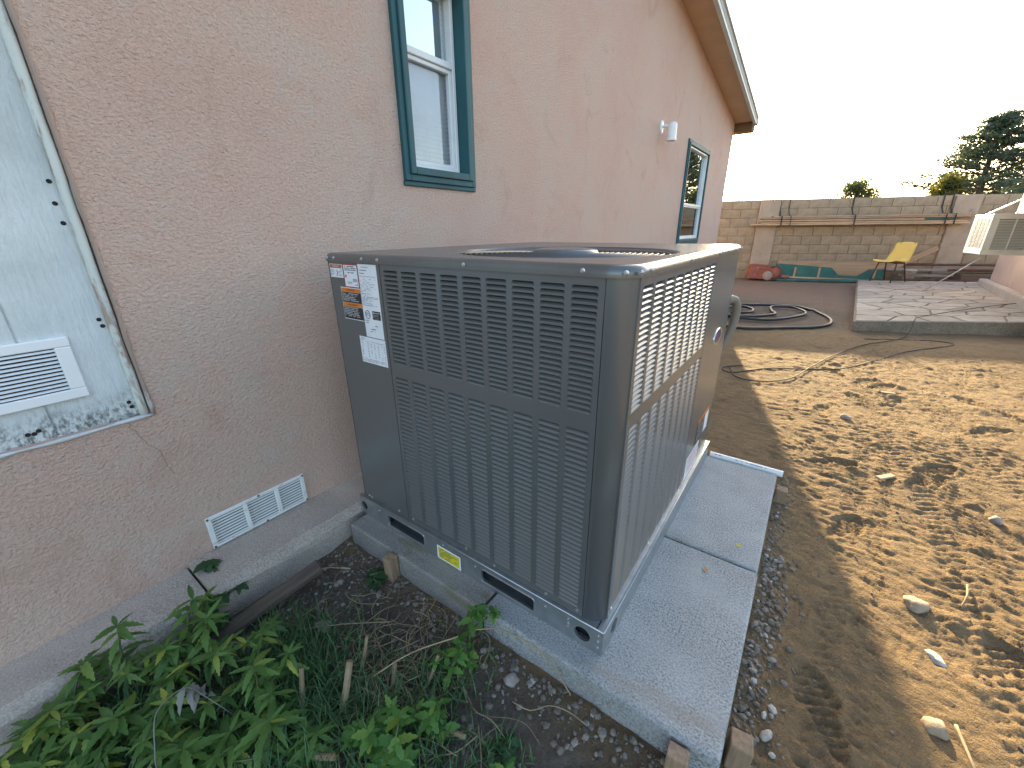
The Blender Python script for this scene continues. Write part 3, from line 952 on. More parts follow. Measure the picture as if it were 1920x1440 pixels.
# base rail
slots = [rect2(0.432, 0.016, 0.656, 0.070, 0.010), rect2(0.948, 0.016, 1.174, 0.070, 0.010)]
mb = plate(rect2(XL, 0, XR, ZR), slots + [circ2(0.268, 0.043, 0.021), circ2(1.347, 0.043, 0.026)], 0.010, lambda u, v, w: (u, w, v), rim=False)
mb2 = plate(rect2(0.0, 0, YB, ZR), [circ2(0.088, 0.036, 0.026)], 0.010, lambda u, v, w: (XR - w, u, v), rim=False)
mb.add(mb2.v, mb2.f)
mb.quad((XL, 0, 0), (XL, 0, ZR), (XL, YB, ZR), (XL, YB, 0))
mb.quad((XL, YB, 0), (XL, YB, ZR), (XR, YB, ZR), (XR, YB, 0))
mb.quad((XL, 0, ZR), (XR, 0, ZR), (XR, 0.06, ZR), (XL, 0.06, ZR))
mb.quad((XR - 0.06, 0.06, ZR), (XR, 0.06, ZR), (XR, YB, ZR), (XR - 0.06, YB, ZR))
mb.quad((XL, 0.06, ZR), (XL + 0.06, 0.06, ZR), (XL + 0.06, YB, ZR), (XL, YB, ZR))
rail = obj("base_rail", mb, M_GALV, unit)
# rolled lips round the fork slots and the lip along the top of the rail
for lp in slots:
    pts = [(u, -0.0005, v) for u, v in lp]
    obj("slot_lip", MB().tube(pts + [pts[0], pts[1]], 0.0022, 5), M_GALV, rail, smooth=True)
mb = MB()
mb.tube([(XL, -0.0005, ZR), (XR, -0.0005, ZR)], 0.0028, 6)
mb.tube([(XR + 0.0005, 0, ZR), (XR + 0.0005, YB, ZR)], 0.0028, 6)
obj("rail_lip", mb, M_GALV, rail, smooth=True)
for x0, x1 in ((0.42, 0.67), (0.935, 1.19)):
    obj("fork_channel", MB().box((x0, 0.012, 0.0), (x1, 0.5, 0.008)).box((x0, 0.10, 0.0078), (x1, 0.12, 0.05)), M_GALV, rail)
obj("rail_shade_box", MB().box((XR - 0.105, 0.030, 0.006), (XR - 0.030, 0.150, 0.088)), M_DARK, rail)  # solid dark boxes behind the holes stand in for shade inside the rail
obj("rail_shade_box", MB().box((XL + 0.006, 0.020, 0.006), (XL + 0.06, 0.10, 0.088)), M_DARK, rail)
obj("base_shade_box", MB().box((XL + 0.01, 0.52, 0.002), (XR - 0.03, YB - 0.02, ZR - 0.004)), M_DARK, rail)  # solid dark box standing in for the shade under the unit
# corner seam of the rail
obj("rail_seam", MB().box((XR - 0.024, 0.000, ZR + 0.001), (XR - 0.021, 0.036, ZR + 0.0016)), M_DARK, rail)

# corner posts (quarter rounds)
def post(cx, cy, a0, name="corner_post", RC=RC):
    mb = MB()
    n = 10
    pts = [(cx + RC * math.cos(math.radians(a0 + 90 * k / n)), cy + RC * math.sin(math.radians(a0 + 90 * k / n))) for k in range(n + 1)]
    vs = [(x, y, z) for z in (ZR + 0.0015, ZL + 0.002) for x, y in pts]
    m = n + 1
    mb.add(vs, [(k, k + 1, k + 1 + m, k + m) for k in range(n)] + [tuple(range(m))[::-1]])
    return obj(name, mb, M_UNIT, unit, smooth=True)
xa, xb, ya, yb = XL + E_, XR - E_, E_, YB - E_
post(xb - RC, ya + RC, -90)
post(xb - RC, yb - RC, 0)
post(xa + RC, yb - RC, 90)
RS = 0.014
post(xa + RS, ya + RS, 180, RC=RS)

# louvred panels: sheets with cut cells, blades are separate objects
def louvre_panel(name, u0, u1, blocks, conv, label):
    """blocks: (ulo, uhi, zlo, zhi, ncol, nrow, gap)"""
    mb = MB()
    cells = []
    us = {u0, u1}
    zprev = ZR + 0.0015
    def sheet(a, b, c, d):
        if b - a > 1e-5 and d - c > 1e-5:
            mb.quad(conv(a, c, 0), conv(b, c, 0), conv(b, d, 0), conv(a, d, 0))
    for (ul, uh, zl, zh, nc, nr, gap) in sorted(blocks, key=lambda b: b[2]):
        sheet(u0, u1, zprev, zl)
        sheet(u0, ul, zl, zh)
        sheet(uh, u1, zl, zh)
        pw = (uh - ul + gap) / nc
        cw = pw - gap
        ph = (zh - zl) / nr
        for c in range(nc):
            a = ul + c * pw
            if c < nc - 1:
                sheet(a + cw, a + pw, zl, zh)
            for r in range(nr):
                z0, z1 = zl + r * ph, zl + (r + 1) * ph
                s0, s1 = z0 + ph * 0.02, z1 - ph * 0.13
                ch = (s1 - s0) * 0.5
                b = a + cw
                hole = [(a, s0), (b, s0), (b, s1 - ch), (b - 0.25 * ch, s1 - 0.25 * ch), (b - ch, s1), (a + ch, s1), (a + 0.25 * ch, s1 - 0.25 * ch), (a, s1 - ch)]
                sheet(a, b, z0, s0)
                vs = [conv(u, v, 0) for u, v in hole] + [conv(a, z1, 0), conv(b, z1, 0)]
                mb.add(vs, [(2, 9, 3), (3, 9, 4), (4, 9, 8, 5), (5, 8, 6), (6, 8, 7)])
                cells.append((c, r, a, s0, cw, s1 - s0, nr))
        zprev = zh
    sheet(u0, u1, zprev, ZL + 0.002)
    # folded edges of the panel
    for uu in (u0, u1):
        mb.quad(conv(uu, ZR + 0.002, 0), conv(uu, ZL, 0), conv(uu, ZL, 0.012), conv(uu, ZR + 0.002, 0.012))
    o = obj(name, mb, M_UNIT, unit)
    if label:
        o["label"] = label
    return o, cells

def blade(cw, h, conv0):
    """a pressed blade: flush at its bottom, its top edge pushed inwards, ends closed"""
    mb = MB()
    prof = [(0.0, 0.0), (0.0030, h * 0.30), (0.0080, h * 0.62), (0.0150, h * 0.86)]
    n = len(prof)
    vs = []
    for u, inset in ((0.0, 0.0), (0.0028, 0.0), (cw - 0.0028, 0.0), (cw, 0.0)):
        for i, (w, v) in enumerate(prof):
            k = 0.0 if u in (0.0, cw) else 1.0
            vs.append(conv0(u, v if k else v * 0.9, w * k + (0 if k else 0.0006)))
    fs = []
    for c in range(3):
        for i in range(n - 1):
            a = c * n + i
            fs.append((a, a + n, a + n + 1, a + 1))
    mb.add(vs, fs)
    return mb

FB = [(0.576, 1.323, 0.765, 1.080, 9, 22, 0.017), (0.576, 1.323, 0.120, 0.718, 9, 36, 0.017)]
RB = [(0.052, 0.838, 0.765, 1.078, 9, 22, 0.017), (0.052, 0.838, 0.120, 0.722, 9, 36, 0.017)]
pf, cf = louvre_panel("front_louvre_panel", 0.560, XR - E_ - RC - 0.002, FB, front, None)
pr_, cr = louvre_panel("side_louvre_panel", E_ + RC + 0.002 - 0.022, 0.862, [(b[0] + 0.022, b[1] + 0.012, *b[2:]) for b in RB], rightf, None)
def conv_front0(u, v, w):
    return (u, w, v)
def conv_right0(u, v, w):
    return (-w, u, v)
made = 0
cache = {}
rest = MB()
up_f = [c for c in cf if c[6] == 22]
lo_f = [c for c in cf if c[6] == 36]
lo_f.sort(key=lambda c: (-c[0], -c[1]))
order = up_f + lo_f
for c in order:
    key = (round(c[4], 4), round(c[5], 5))
    if made < 298:
        if key not in cache:
            cache[key] = blade(c[4], c[5], conv_front0).mesh("louvre", M_UNIT, smooth=False)
        link("louvre", cache[key], pf, (c[2], E_, c[3]))
        made += 1
    else:
        b_ = blade(c[4], c[5], lambda u, v, w, c=c: (u + c[2], E_ + w, v + c[3]))
        rest.add(b_.v, b_.f)
o = obj("louvre_field", rest, M_UNIT, pf)
tag(o, kind="stuff")
rest = MB()
for c in cr:
    b_ = blade(c[4], c[5], lambda u, v, w, c=c: (XR - E_ - w, u + c[2], v + c[3]))
    rest.add(b_.v, b_.f)
tag(obj("louvre_field", rest, M_UNIT, pr_), kind="stuff")

# solid access panels
def flat_panel(name, u0, u1, conv, parent=unit):
    mb = MB()
    z0, z1 = ZR + 0.002, ZL + 0.001
    mb.quad(conv(u0, z0, 0), conv(u1, z0, 0), conv(u1, z1, 0), conv(u0, z1, 0))
    for uu in (u0, u1):
        mb.quad(conv(uu, z0, 0), conv(uu, z1, 0), conv(uu, z1, 0.012), conv(uu, z0, 0.012))
    return obj(name, mb, M_UNIT, parent)
flat_panel("front_access_panel", XL + E_ + RS + 0.0015, 0.5565, front)
flat_panel("side_access_panel", 0.8665, YB - E_ - RC + 0.02, rightf)
mb = MB()
mb.quad((xa, ya + RS, ZR), (xa, yb - RC, ZR), (xa, yb - RC, ZL), (xa, ya + RS, ZL))
mb.quad((xa + RC, yb, ZR), (xb - RC, yb, ZR), (xb - RC, yb, ZL), (xa + RC, yb, ZL))
obj("rear_panel", mb, M_UNIT, unit)
# finned coil and dark inside
mb = MB().box((0.33, E_ + 0.034, ZR + 0.004), (XR - E_ - 0.034, 0.9, 0.99))
obj("condenser_coil", mb, M_COIL, unit)
obj("inner_case", MB().box((XL + 0.03, 0.91, ZR + 0.004), (XR - E_ - 0.03, YB - 0.03, 1.05)), M_DARK, unit)

# lid with rounded edges and the fan opening
def rrect(d, n=8):
    x0, x1, y0, y1 = XL + 0.006 + d, XR - 0.006 - d, 0.006 + d, YB - 0.006 - d
    r = max(RC + 0.006 - d, 0.012)
    out = []
    q = max(0.026 - d, 0.006)
    for cx, cy, a0, r in ((x1 - r, y0 + r, -90, r), (x1 - r, y1 - r, 0, r), (x0 + r, y1 - r, 90, r), (x0 + q, y0 + q, 180, q)):
        for k in range(n + 1):
            a = math.radians(a0 + 90 * k / n)
            out.append((cx + r * math.cos(a), cy + r * math.sin(a)))
    full = []
    for i in range(len(out)):            # long straight runs get extra points
        a, b = out[i], out[(i + 1) % len(out)]
        full.append(a)
        L_ = math.hypot(b[0] - a[0], b[1] - a[1])
        if L_ > 0.2:
            for k in range(1, 24):
                full.append((a[0] + (b[0] - a[0]) * k / 24, a[1] + (b[1] - a[1]) * k / 24))
    return full
FC, FR = (0.972, 0.490), 0.378
RE = 0.020
prof = [(0.0, ZL), (0.0, ZT - RE)] + [(RE - RE * math.cos(math.radians(a)), ZT - RE + RE * math.sin(math.radians(a))) for a in (15, 30, 45, 60, 75, 90)]
loops = [[(x, y, z) for x, y in rrect(d)] for d, z in prof]
n = len(loops[0])
inner = []
for (x, y, z) in loops[-1]:
    a = math.atan2(y - FC[1], x - FC[0])
    inner.append((FC[0] + FR * math.cos(a), FC[1] + FR * math.sin(a)))
loops.append([(x, y, ZT) for x, y in inner])
loops.append([(FC[0] + (x - FC[0]) * 0.985, FC[1] + (y - FC[1]) * 0.985, ZT - 0.006) for x, y in inner])
loops.append([(FC[0] + (x - FC[0]) * 0.97, FC[1] + (y - FC[1]) * 0.97, ZT - 0.10) for x, y in inner])
mb = MB()
mb.add([q for lp in loops for q in lp], [(i * n + k, i * n + (k + 1) % n, (i + 1) * n + (k + 1) % n, (i + 1) * n + k) for i in range(len(loops) - 1) for k in range(n)])
mb.m = [1 if (i // n) >= len(loops) - 2 else 0 for i in range(len(mb.f))]  # well wall near-black: its shade is put into the colour
lid = obj("top_cover", mb, [M_LID, M_DARK], unit)
lid.data.polygons.foreach_set("use_smooth", [1 if (i // n) < 7 else 0 for i in range(len(lid.data.polygons))])
# fan guard: concentric rings, spokes, hub
mb = MB()
for k in range(15):
    r = 0.115 + k * (FR - 0.125) / 14
    zz = ZT - 0.004 - 0.004 * (r / FR) ** 3
    pts = [(FC[0] + r * math.cos(2 * math.pi * i / 64), FC[1] + r * math.sin(2 * math.pi * i / 64), zz) for i in range(65)]
    mb.tube(pts, 0.0019, 5, cap=False)
for k in range(24):
    a = 2 * math.pi * k / 24
    pts = [(FC[0] + r * math.cos(a), FC[1] + r * math.sin(a), ZT - 0.008 - 0.004 * (r / FR) ** 3) for r in (0.08, 0.2, 0.3, FR - 0.004)]
    mb.tube(pts, 0.0021, 5)
guard = obj("fan_guard", mb, M_WIRE, unit, smooth=True)
mb = MB().lathe([(0.0, ZT + 0.010), (0.088, ZT + 0.009), (0.110, ZT + 0.005), (0.117, ZT - 0.004), (0.117, ZT - 0.014)], 32, (FC[0], FC[1], 0))
obj("hub_cover", mb, M_UNIT, guard, smooth=True)
mb = MB()
for k in range(4):
    a = math.pi / 2 * k + 0.4
    vs = []
    for i in range(7):
        r = 0.07 + i * 0.045
        for s in (-1, 1):
            an = a + s * (0.42 - 0.02 * i)
            vs.append((FC[0] + r * math.cos(an), FC[1] + r * math.sin(an), ZT - 0.085 + s * 0.03))
    mb.add(vs, [(2 * i, 2 * i + 1, 2 * i + 3, 2 * i + 2) for i in range(6)])
obj("fan", mb, M_DARK, unit, smooth=True)
obj("fan_well", MB().lathe([(0.0, ZT - 0.13), (FR * 0.99, ZT - 0.13)], 48, (FC[0], FC[1], 0)), M_DARK, unit)
# dividing bars of the unit lid crease
# screws
sc_f = MB().lathe([(0.0, -0.0045), (0.0032, -0.0043), (0.0036, -0.0015), (0.0062, -0.0010), (0.0064, 0.0)], 8, axis='y').mesh("screw", M_SCREW)
sc_r = MB().lathe([(0.0064, 0.0), (0.0062, 0.0010), (0.0036, 0.0015), (0.0032, 0.0043), (0.0, 0.0045)], 8, axis='x').mesh("screw", M_SCREW)
for x in (0.278, 0.318, 0.478, 0.56, 0.93, 1.285, 1.385):
    link("screw", sc_f, lid, (x, 0.006, ZL + 0.0125))
for y in (0.035, 0.10, 0.46, 0.87, 1.05, 1.36):
    link("screw", sc_r, lid, (XR - 0.006, y, ZL + 0.0125))
for (x, z) in ((0.30, 0.103), (0.318, 0.101), (0.50, 0.110), (0.585, 0.108), (0.87, 0.110), (1.0, 0.104), (1.21, 0.108), (1.32, 0.111)):
    link("screw", sc_f, unit, (x, E_, z))
for (x, z) in ((0.375, 0.063), (0.76, 0.075), (0.92, 0.062), (1.215, 0.066), (1.298, 0.070), (1.298, 0.040), (1.298, 0.052), (1.398, 0.070), (1.398, 0.048), (1.398, 0.022)):
    link("screw", sc_f, rail, (x, 0.0, z))
for (y, z) in ((0.075, 0.112), (0.42, 0.11), (0.82, 0.11)):
    link("screw", sc_r, unit, (XR - E_, y, z))

# stickers: card with printed ink on top
def text_on(word, parent, conv, uc, vc, height, mat, name="lettering", off=-0.0016, maxw=None):
    cu = bpy.data.curves.new(name, 'FONT')
    cu.body = word
    cu.size = 1.0
    cu.align_x = 'CENTER'
    cu.align_y = 'CENTER'
    cu.resolution_u = 2
    tmp = bpy.data.objects.new(name, cu)
    COL.objects.link(tmp)
    dg = bpy.context.evaluated_depsgraph_get()
    dg.update()
    me = bpy.data.meshes.new_from_object(tmp.evaluated_get(dg))
    bpy.data.objects.remove(tmp)
    w = max(v.co.x for v in me.vertices) - min(v.co.x for v in me.vertices)
    s = height / 0.7
    sx = s if not maxw or w * s <= maxw else maxw / w
    for v in me.vertices:
        v.co = Vector(conv(uc + v.co.x * sx, vc + v.co.y * s, off))
    me.materials.clear()
    me.materials.append(mat)
    return link(name, me, parent)

def sticker(name, conv, u0, v0, u1, v1, mat, label, parent=unit, bands=()):
    mb = MB()
    def card(a, b, c, d, w, mi=0):
        mb.add([conv(a, b, w), conv(c, b, w), conv(c, d, w), conv(a, d, w)], [(0, 1, 2, 3)], mi)
    card(u0, v0, u1, v1, -0.0006)
    for (a, b, c, d, mi) in bands:
        card(a, b, c, d, -0.0011, mi)
    for p_, q_ in (((u0, v0), (u1, v0)), ((u1, v0), (u1, v1)), ((u1, v1), (u0, v1)), ((u0, v1), (u0, v0))):
        mb.add([conv(*p_, 0), conv(*q_, 0), conv(*q_, -0.0006), conv(*p_, -0.0006)], [(0, 1, 2, 3)])
    o = obj(name, mb, mat, parent)
    o["label"] = label
    return o
def lines(parent, conv, rows, mat, rnd, off=-0.0016):
    """rows of small print: (u0, u1, v, height, density)"""
    mb = MB()
    for (a, b, v, h, dens) in rows:
        u = a
        while u < b:
            w = rnd.uniform(0.0025, 0.009)
            if rnd.random() < dens:
                e = min(u + w, b)
                mb.add([conv(u, v, off), conv(e, v, off), conv(e, v + h, off), conv(u, v + h, off)], [(0, 1, 2, 3)])
            u += w + 0.0012
    return obj("print", mb, mat, parent)
rl = random.Random(3)
def sf(u, v, w):
    return (u, E_ + w, v)
# small danger sticker
s1 = sticker("hazard_label", sf, 0.276, 1.042, 0.352, 1.088, [M_LBLW, M_LBLR], "small white sticker with rust orange header", bands=((0.279, 1.0745, 0.349, 1.0865, 1),))
text_on("WARNING", s1, sf, 0.314, 1.0805, 0.006, M_LBLW, maxw=0.05)
lines(s1, sf, [(0.280, 0.300, v, 0.0016, .8) for v in (1.066, 1.062, 1.058, 1.053, 1.049)] + [(0.326, 0.348, v, 0.0016, .8) for v in (1.068, 1.062, 1.057, 1.052, 1.048)], M_INK, rl)
obj("pictogram", MB().tube([sf(0.313 + 0.008 * math.cos(a), 1.058 + 0.009 * math.sin(a), -0.0016) for a in np.linspace(-1.6, 1.3, 9)], 0.0011, 5), M_INK, s1)
# red edged sticker
s2 = sticker("notice_label", sf, 0.357, 1.012, 0.4385, 1.090, [M_INKR, M_LBLW], "white notice sticker with a thin red border", bands=((0.360, 1.0145, 0.4365, 1.087, 1),))
lines(s2, sf, [(0.366, 0.432, v, 0.0032, .9) for v in (1.081, 1.075, 1.069)] + [(0.382, 0.418, 1.060, 0.0036, .9)] + [(0.376, 0.402, v, 0.0012, .8) for v in (1.030, 1.027, 1.024)] + [(0.408, 0.434, v, 0.0022, .7) for v in (1.040, 1.036, 1.032, 1.024, 1.020)], M_INK, rl)
lines(s2, sf, [(0.365, 0.374, 1.045 + k * 0.0022, 0.0021, 1) for k in range(4)] + [(0.384, 0.412, 1.0615, 0.0015, .9)], M_INKR, rl)
# long rating sticker
s3 = sticker("rating_label", sf, 0.4425, 0.843, 0.541, 1.093, [M_LBLW, M_LBLK], "tall white rating sticker full of small print", bands=((0.492, 0.909, 0.536, 0.939, 1),))
rows = [(0.462, 0.500, 1.083, 0.0016, .9), (0.450, 0.490, 1.072, 0.0026, .9), (0.450, 0.478, 1.062, 0.0026, .9), (0.446, 0.535, 1.053, 0.0012, .95)]
v = 1.044
while v > 0.955:
    rows.append((0.447, rl.choice((0.50, 0.536, 0.536, 0.48)), v, rl.choice((0.0012, 0.0016)), rl.choice((0.35, 0.6, 0.75))))
    v -= rl.choice((0.0042, 0.006, 0.0042))
rows += [(0.448, 0.470, 0.902, 0.002, .8), (0.448, 0.466, 0.894, 0.002, .6), (0.50, 0.515, 0.885, 0.003, .8), (0.472, 0.50, 0.872, 0.003, .8), (0.472, 0.50, 0.864, 0.002, .8)]
lines(s3, sf, rows, M_INK, rl)
ring = [sf(0.4665 + 0.0125 * math.cos(a), 0.924 + 0.0145 * math.sin(a), -0.0016) for a in np.linspace(0, 2 * math.pi, 25)]
obj("certification_mark", MB().tube(ring, 0.0010, 5), M_INK, s3)
text_on("ETL", s3, sf, 0.4665, 0.924, 0.011, M_INK, maxw=0.019)
lines(s3, sf, [(0.495, 0.506, 0.930, 0.005, 1), (0.508, 0.533, 0.931, 0.003, .9)] + [(0.495, 0.525, vv, 0.0013, .8) for vv in (0.925, 0.921, 0.917, 0.913)], M_INKW, rl)
# table sticker
s4 = sticker("data_label", sf, 0.398, 0.742, 0.5435, 0.840, [M_LBLW], "white data sticker with a table of numbers")
rows = [(0.402, 0.43, 0.833, 0.002, .9), (0.402, 0.42, 0.826, 0.0016, .8), (0.438, 0.538, 0.824, 0.0012, .9)]
for k in range(9):
    vv = 0.816 - k * 0.0062
    rows += [(0.404, 0.416, vv, 0.0018, .5)] + [(a, a + 0.008, vv, 0.0016, .9) for a in (0.44, 0.458, 0.478, 0.498, 0.518, 0.532)]
rows += [(0.402, 0.54, vv, 0.0011, .85) for vv in (0.758, 0.7545, 0.751, 0.7475)]
lines(s4, sf, rows, M_INK, rl)
# black and orange warning sticker
s5 = sticker("warning_label", sf, 0.325, 0.896, 0.4405, 1.010, [M_LBLW, M_LBLK, M_LBLO], "black warning sticker with two orange bands",
             bands=((0.327, 0.957, 0.4405, 0.994, 1), (0.327, 0.8985, 0.4405, 0.9425, 1), (0.327, 0.9945, 0.4405, 1.008, 2), (0.327, 0.943, 0.4405, 0.9565, 2)))
text_on("WARNING", s5, sf, 0.384, 1.0012, 0.0065, M_LBLK, maxw=0.05)
text_on("AVERTISSEMENT", s5, sf, 0.384, 0.9495, 0.006, M_LBLK, maxw=0.08)
lines(s5, sf, [(0.332, rl.uniform(0.40, 0.434), vv, 0.0030, .85) for vv in (0.987, 0.981, 0.975, 0.969, 0.963, 0.937, 0.931, 0.925, 0.919, 0.913, 0.907)], M_INKW, rl)
sticker("bar_code_patch", sf, 0.428, 0.899, 0.4395, 0.920, [M_INKW], "small grey patch on the warning sticker")
# yellow sticker on the rail
def srail(u, v, w):
    return (u, -0.0026 + w, v)
s6 = sticker("yellow_label", srail, 0.730, 0.004, 0.852, 0.067, [M_LBLW, M_LBLY], "yellow sticker with white border on the galvanised rail", parent=rail, bands=((0.737, 0.0105, 0.845, 0.0605, 1),))
lines(s6, srail, [(0.745, rl.uniform(0.80, 0.838), vv, 0.0030, .8) for vv in (0.053, 0.046, 0.039, 0.032, 0.025, 0.017)], M_INK, rl)
# far stickers and badge on the side access panel
def sr(u, v, w):
    return (XR - E_ - w, u, v)
s7 = sticker("warning_label", sr, 1.03, 0.235, 1.28, 0.365, [M_LBLK, M_LBLO, M_LBLW], "dark warning sticker low on the side panel", bands=((1.035, 0.345, 1.275, 0.362, 1), (1.19, 0.24, 1.275, 0.34, 2)))
lines(s7, sr, [(1.04, 1.18, vv, 0.005, .8) for vv in (0.33, 0.317, 0.304, 0.291, 0.278, 0.265, 0.252)], M_INKW, rl, off=0.0016 * -1)
s8 = sticker("notice_label", sr, 0.90, 0.115, 1.13, 0.225, [M_LBLW], "white notice sticker low on the side panel")
lines(s8, sr, [(0.91, 1.12, vv, 0.003, .8) for vv in (0.212, 0.203, 0.194, 0.18, 0.171, 0.155, 0.146, 0.13)], M_INKR, rl)
mb = MB()
for rx, rz, w in ((0.088, 0.036, 0.0), (0.088, 0.036, -0.003), (0.080, 0.031, -0.0045), (0.076, 0.028, -0.003)):
    mb.v += [sr(1.15 + rx * math.cos(a), 0.742 + rz * math.sin(a), w) for a in np.linspace(0, 2 * math.pi, 33)[:-1]]
mb.f += [(i * 32 + k, i * 32 + (k + 1) % 32, (i + 1) * 32 + (k + 1) % 32, (i + 1) * 32 + k) for i in range(3) for k in range(32)]
mb.m += [0] * 96
bd = obj("badge", mb, M_CHROME, unit, smooth=True)
mb = MB()
mb.add([sr(1.15 + 0.078 * math.cos(a), 0.742 + 0.029 * math.sin(a), -0.003) for a in np.linspace(0, 2 * math.pi, 33)[:-1]], [tuple(range(32))])
obj("badge_field", mb, M_BADGE, bd)
# flexible conduit leaving the back of the side
cond = obj("conduit", MB().tube(spline([(XR - 0.05, YB - 0.02, 0.86), (XR - 0.01, YB + 0.05, 0.86), (XR + 0.005, YB + 0.07, 0.80), (XR - 0.005, YB + 0.06, 0.70), (XR - 0.04, YB + 0.04, 0.60), (XR - 0.10, YB + 0.03, 0.52)], 8), 0.020, 10), M_CONDUIT, unit, smooth=True)

# ------------------------------------------------------------------ things round the pavers
pvc = MB()
pvc.tube([(1.424, 1.4475, 0.0), (1.775, 1.449, -0.004)], 0.0165, 16, cap=False)
pvc.tube([(1.775, 1.449, -0.004), (1.424, 1.4475, 0.0)], 0.0140, 16, cap=False)
for x, z in ((1.424, 0.0), (1.775, -0.004)):
    pvc.v += []
o = obj("plastic_pipe", pvc, M_PVC, smooth=True)
tag(o, "white plastic pipe lying along the back edge of the pavers", "pipe")
lines(o, lambda u, v, w: (u, 1.4475 - 0.0168 * math.cos(v), 0.0168 * math.sin(v) - 0.004 * (u - 1.424) / 0.35), [(1.45, 1.48, 0.75, 0.28, .9), (1.55, 1.70, 0.75, 0.2, .8)], M_INK, rl)

def stake(x, y, ztop, w, d, yaw, tilt, label, mat=M_STAKE):
    mb = MB()
    L_ = 0.28
    mb.box((-w / 2, -d / 2, -L_), (w / 2, d / 2, 0.0))
    o = obj("wooden_stake", mb, mat, bevel=0.004, seg=2)
    o.location = (x, y, ztop)
    o.rotation_euler = (tilt[0], tilt[1], yaw)
    tag(o, label, "stake", "wooden stakes round the pavers")
stake(0.575, -0.112, 0.006, 0.042, 0.042, 0.1, (0.03, 0.0), "brown wooden stake against the mossy edge of the stained paver")
stake(1.785, 1.335, -0.022, 0.05, 0.05, 0.0, (0, 0.05), "short wooden stake at the paver corner by the white pipe")
stake(1.667, -0.108, -0.012, 0.05, 0.038, 0.06, (0.06, 0.0), "pale stake at the front edge of the nearest paver")
stake(1.790, 0.002, 0.002, 0.05, 0.05, 0.12, (0.0, 0.03), "grey topped wooden stake at the right edge of the nearest paver")
bd_ = obj("old_board", MB().box((-0.028, -0.22, -0.012), (0.028, 0.22, 0.012)), M_OLDBOARD, bevel=0.004)
bd_.location = (0.34, -0.50, -0.055)
bd_.rotation_euler = (0.22, 0.1, -0.16)
tag(bd_, "dark weathered board lying against the ledge behind the weeds", "board")

# loose stones and scraps that can be told apart
def rock(name, x, y, r, sq, mat, label, cat, seed, group=None, z=None, sub=3):
    bm = bmesh.new()
    bmesh.ops.create_icosphere(bm, subdivisions=sub, radius=1.0)
    rr = random.Random(seed)
    off = Vector((rr.uniform(0, 50), rr.uniform(0, 50), rr.uniform(0, 50)))
    from mathutils import noise as mn
    for v in bm.verts:
        k = 1 + 0.38 * mn.noise(v.co * 1.1 + off) + 0.16 * mn.noise(v.co * 3 + off)
        v.co = Vector((v.co.x * r * k * sq[0], v.co.y * r * k * sq[1], v.co.z * r * k * sq[2]))
    me = bpy.data.meshes.new(name)
    bm.to_mesh(me)
    bm.free()
    me.materials.append(mat)
    if sub > 2:
        me.polygons.foreach_set("use_smooth", [True] * len(me.polygons))
    o = link(name, me)
    o.location = (x, y, (gz(x, y) if z is None else z) + r * sq[2] * 0.35)
    o.rotation_euler = (0, 0, rr.uniform(0, 6))
    tag(o, label, cat, group)
    return o
GS = "loose stones on the dirt"
rock("stone", 2.62, 1.735, 0.026, (1.2, 0.8, 0.8), M_ROCK, "pale grey stone on sunlit dirt", "stone", 1, GS)
rock("dirt_clod", 2.238, 0.893, 0.036, (1.0, 0.95, 0.42), M_CLOD, "flat angular tan clod on sunlit dirt near the shadow edge", "clod", 2)
rock("paper_scrap", 2.262, 0.680, 0.024, (0.7, 1.4, 0.35), M_PAPER, "crumpled whitish scrap below the flat tan clod", "scrap", 3)
rock("stone", 2.22, 0.405, 0.026, (1.1, 1.0, 0.6), M_CLOD, "round tan stone half sunk in tyre marked dirt", "stone", 4, GS)
rock("stone", 2.085, 2.70, 0.032, (1.2, 0.8, 0.6), M_ROCK, "grey brown stone lying past the white pipe on sunlit dirt", "stone", 5, GS)
rock("stone", 1.196, -0.160, 0.021, (1.1, 1.0, 0.6), M_ROCK, "round pinkish pebble in the bed below the nearest paver", "pebble", 6, GS)
rock("stone", 0.553, -0.395, 0.026, (1.2, 0.9, 0.8), M_ROCK, "rough grey stone in the gravel bed behind the weeds", "stone", 7, GS)
rock("stone", 1.845, 0.110, 0.014, (1.3, 0.8, 0.7), M_ROCK, "white pebble against the right edge of the nearest paver", "pebble", 8, GS)
rock("stone", 0.60, -0.195, 0.014, (1.0, 1.0, 0.8), M_ROCK, "small pale pebble below the brown stake", "pebble", 9, GS)
rock("stone", 0.42, -0.245, 0.016, (1.0, 0.9, 0.8), M_ROCK, "pale pebble at the foot of the wall ledge", "pebble", 12, GS)
rock("stone", 1.33, -0.345, 0.018, (1.1, 0.9, 0.7), M_ROCK, "pebble at the bottom edge of the gravel bed", "pebble", 14, GS)
for (x, y, L_, a, lab) in ((2.236, 1.89, 0.12, 0.9, "split wood chip on sunlit dirt beyond the paver corner"), (2.386, 3.51, 0.10, 0.3, "pale wood scrap on dirt near the thin cables")):
    o = obj("wood_chip", MB().box((-L_ / 2, -0.014, 0), (L_ / 2, 0.014, 0.012)), M_LUMBER, bevel=0.003)
    o.location = (x, y, gz(x, y) + 0.004)
    o.rotation_euler = (0.1, 0.05, a)
    tag(o, lab, "wood chip")
def straw(name, p, q, r, label, cat="straw", mat=M_STRAW, sag=0.01):
    p, q = Vector(p), Vector(q)
    mid = (p + q) / 2 + Vector((random.uniform(-.01, .01), random.uniform(-.01, .01), sag))
    o = obj(name, MB().tube(spline([p, mid, q], 6), [r * (1 - 0.4 * i / 12) for i in range(13)], 6), mat, smooth=True)
    tag(o, label, cat, "dry stalks on the dirt")
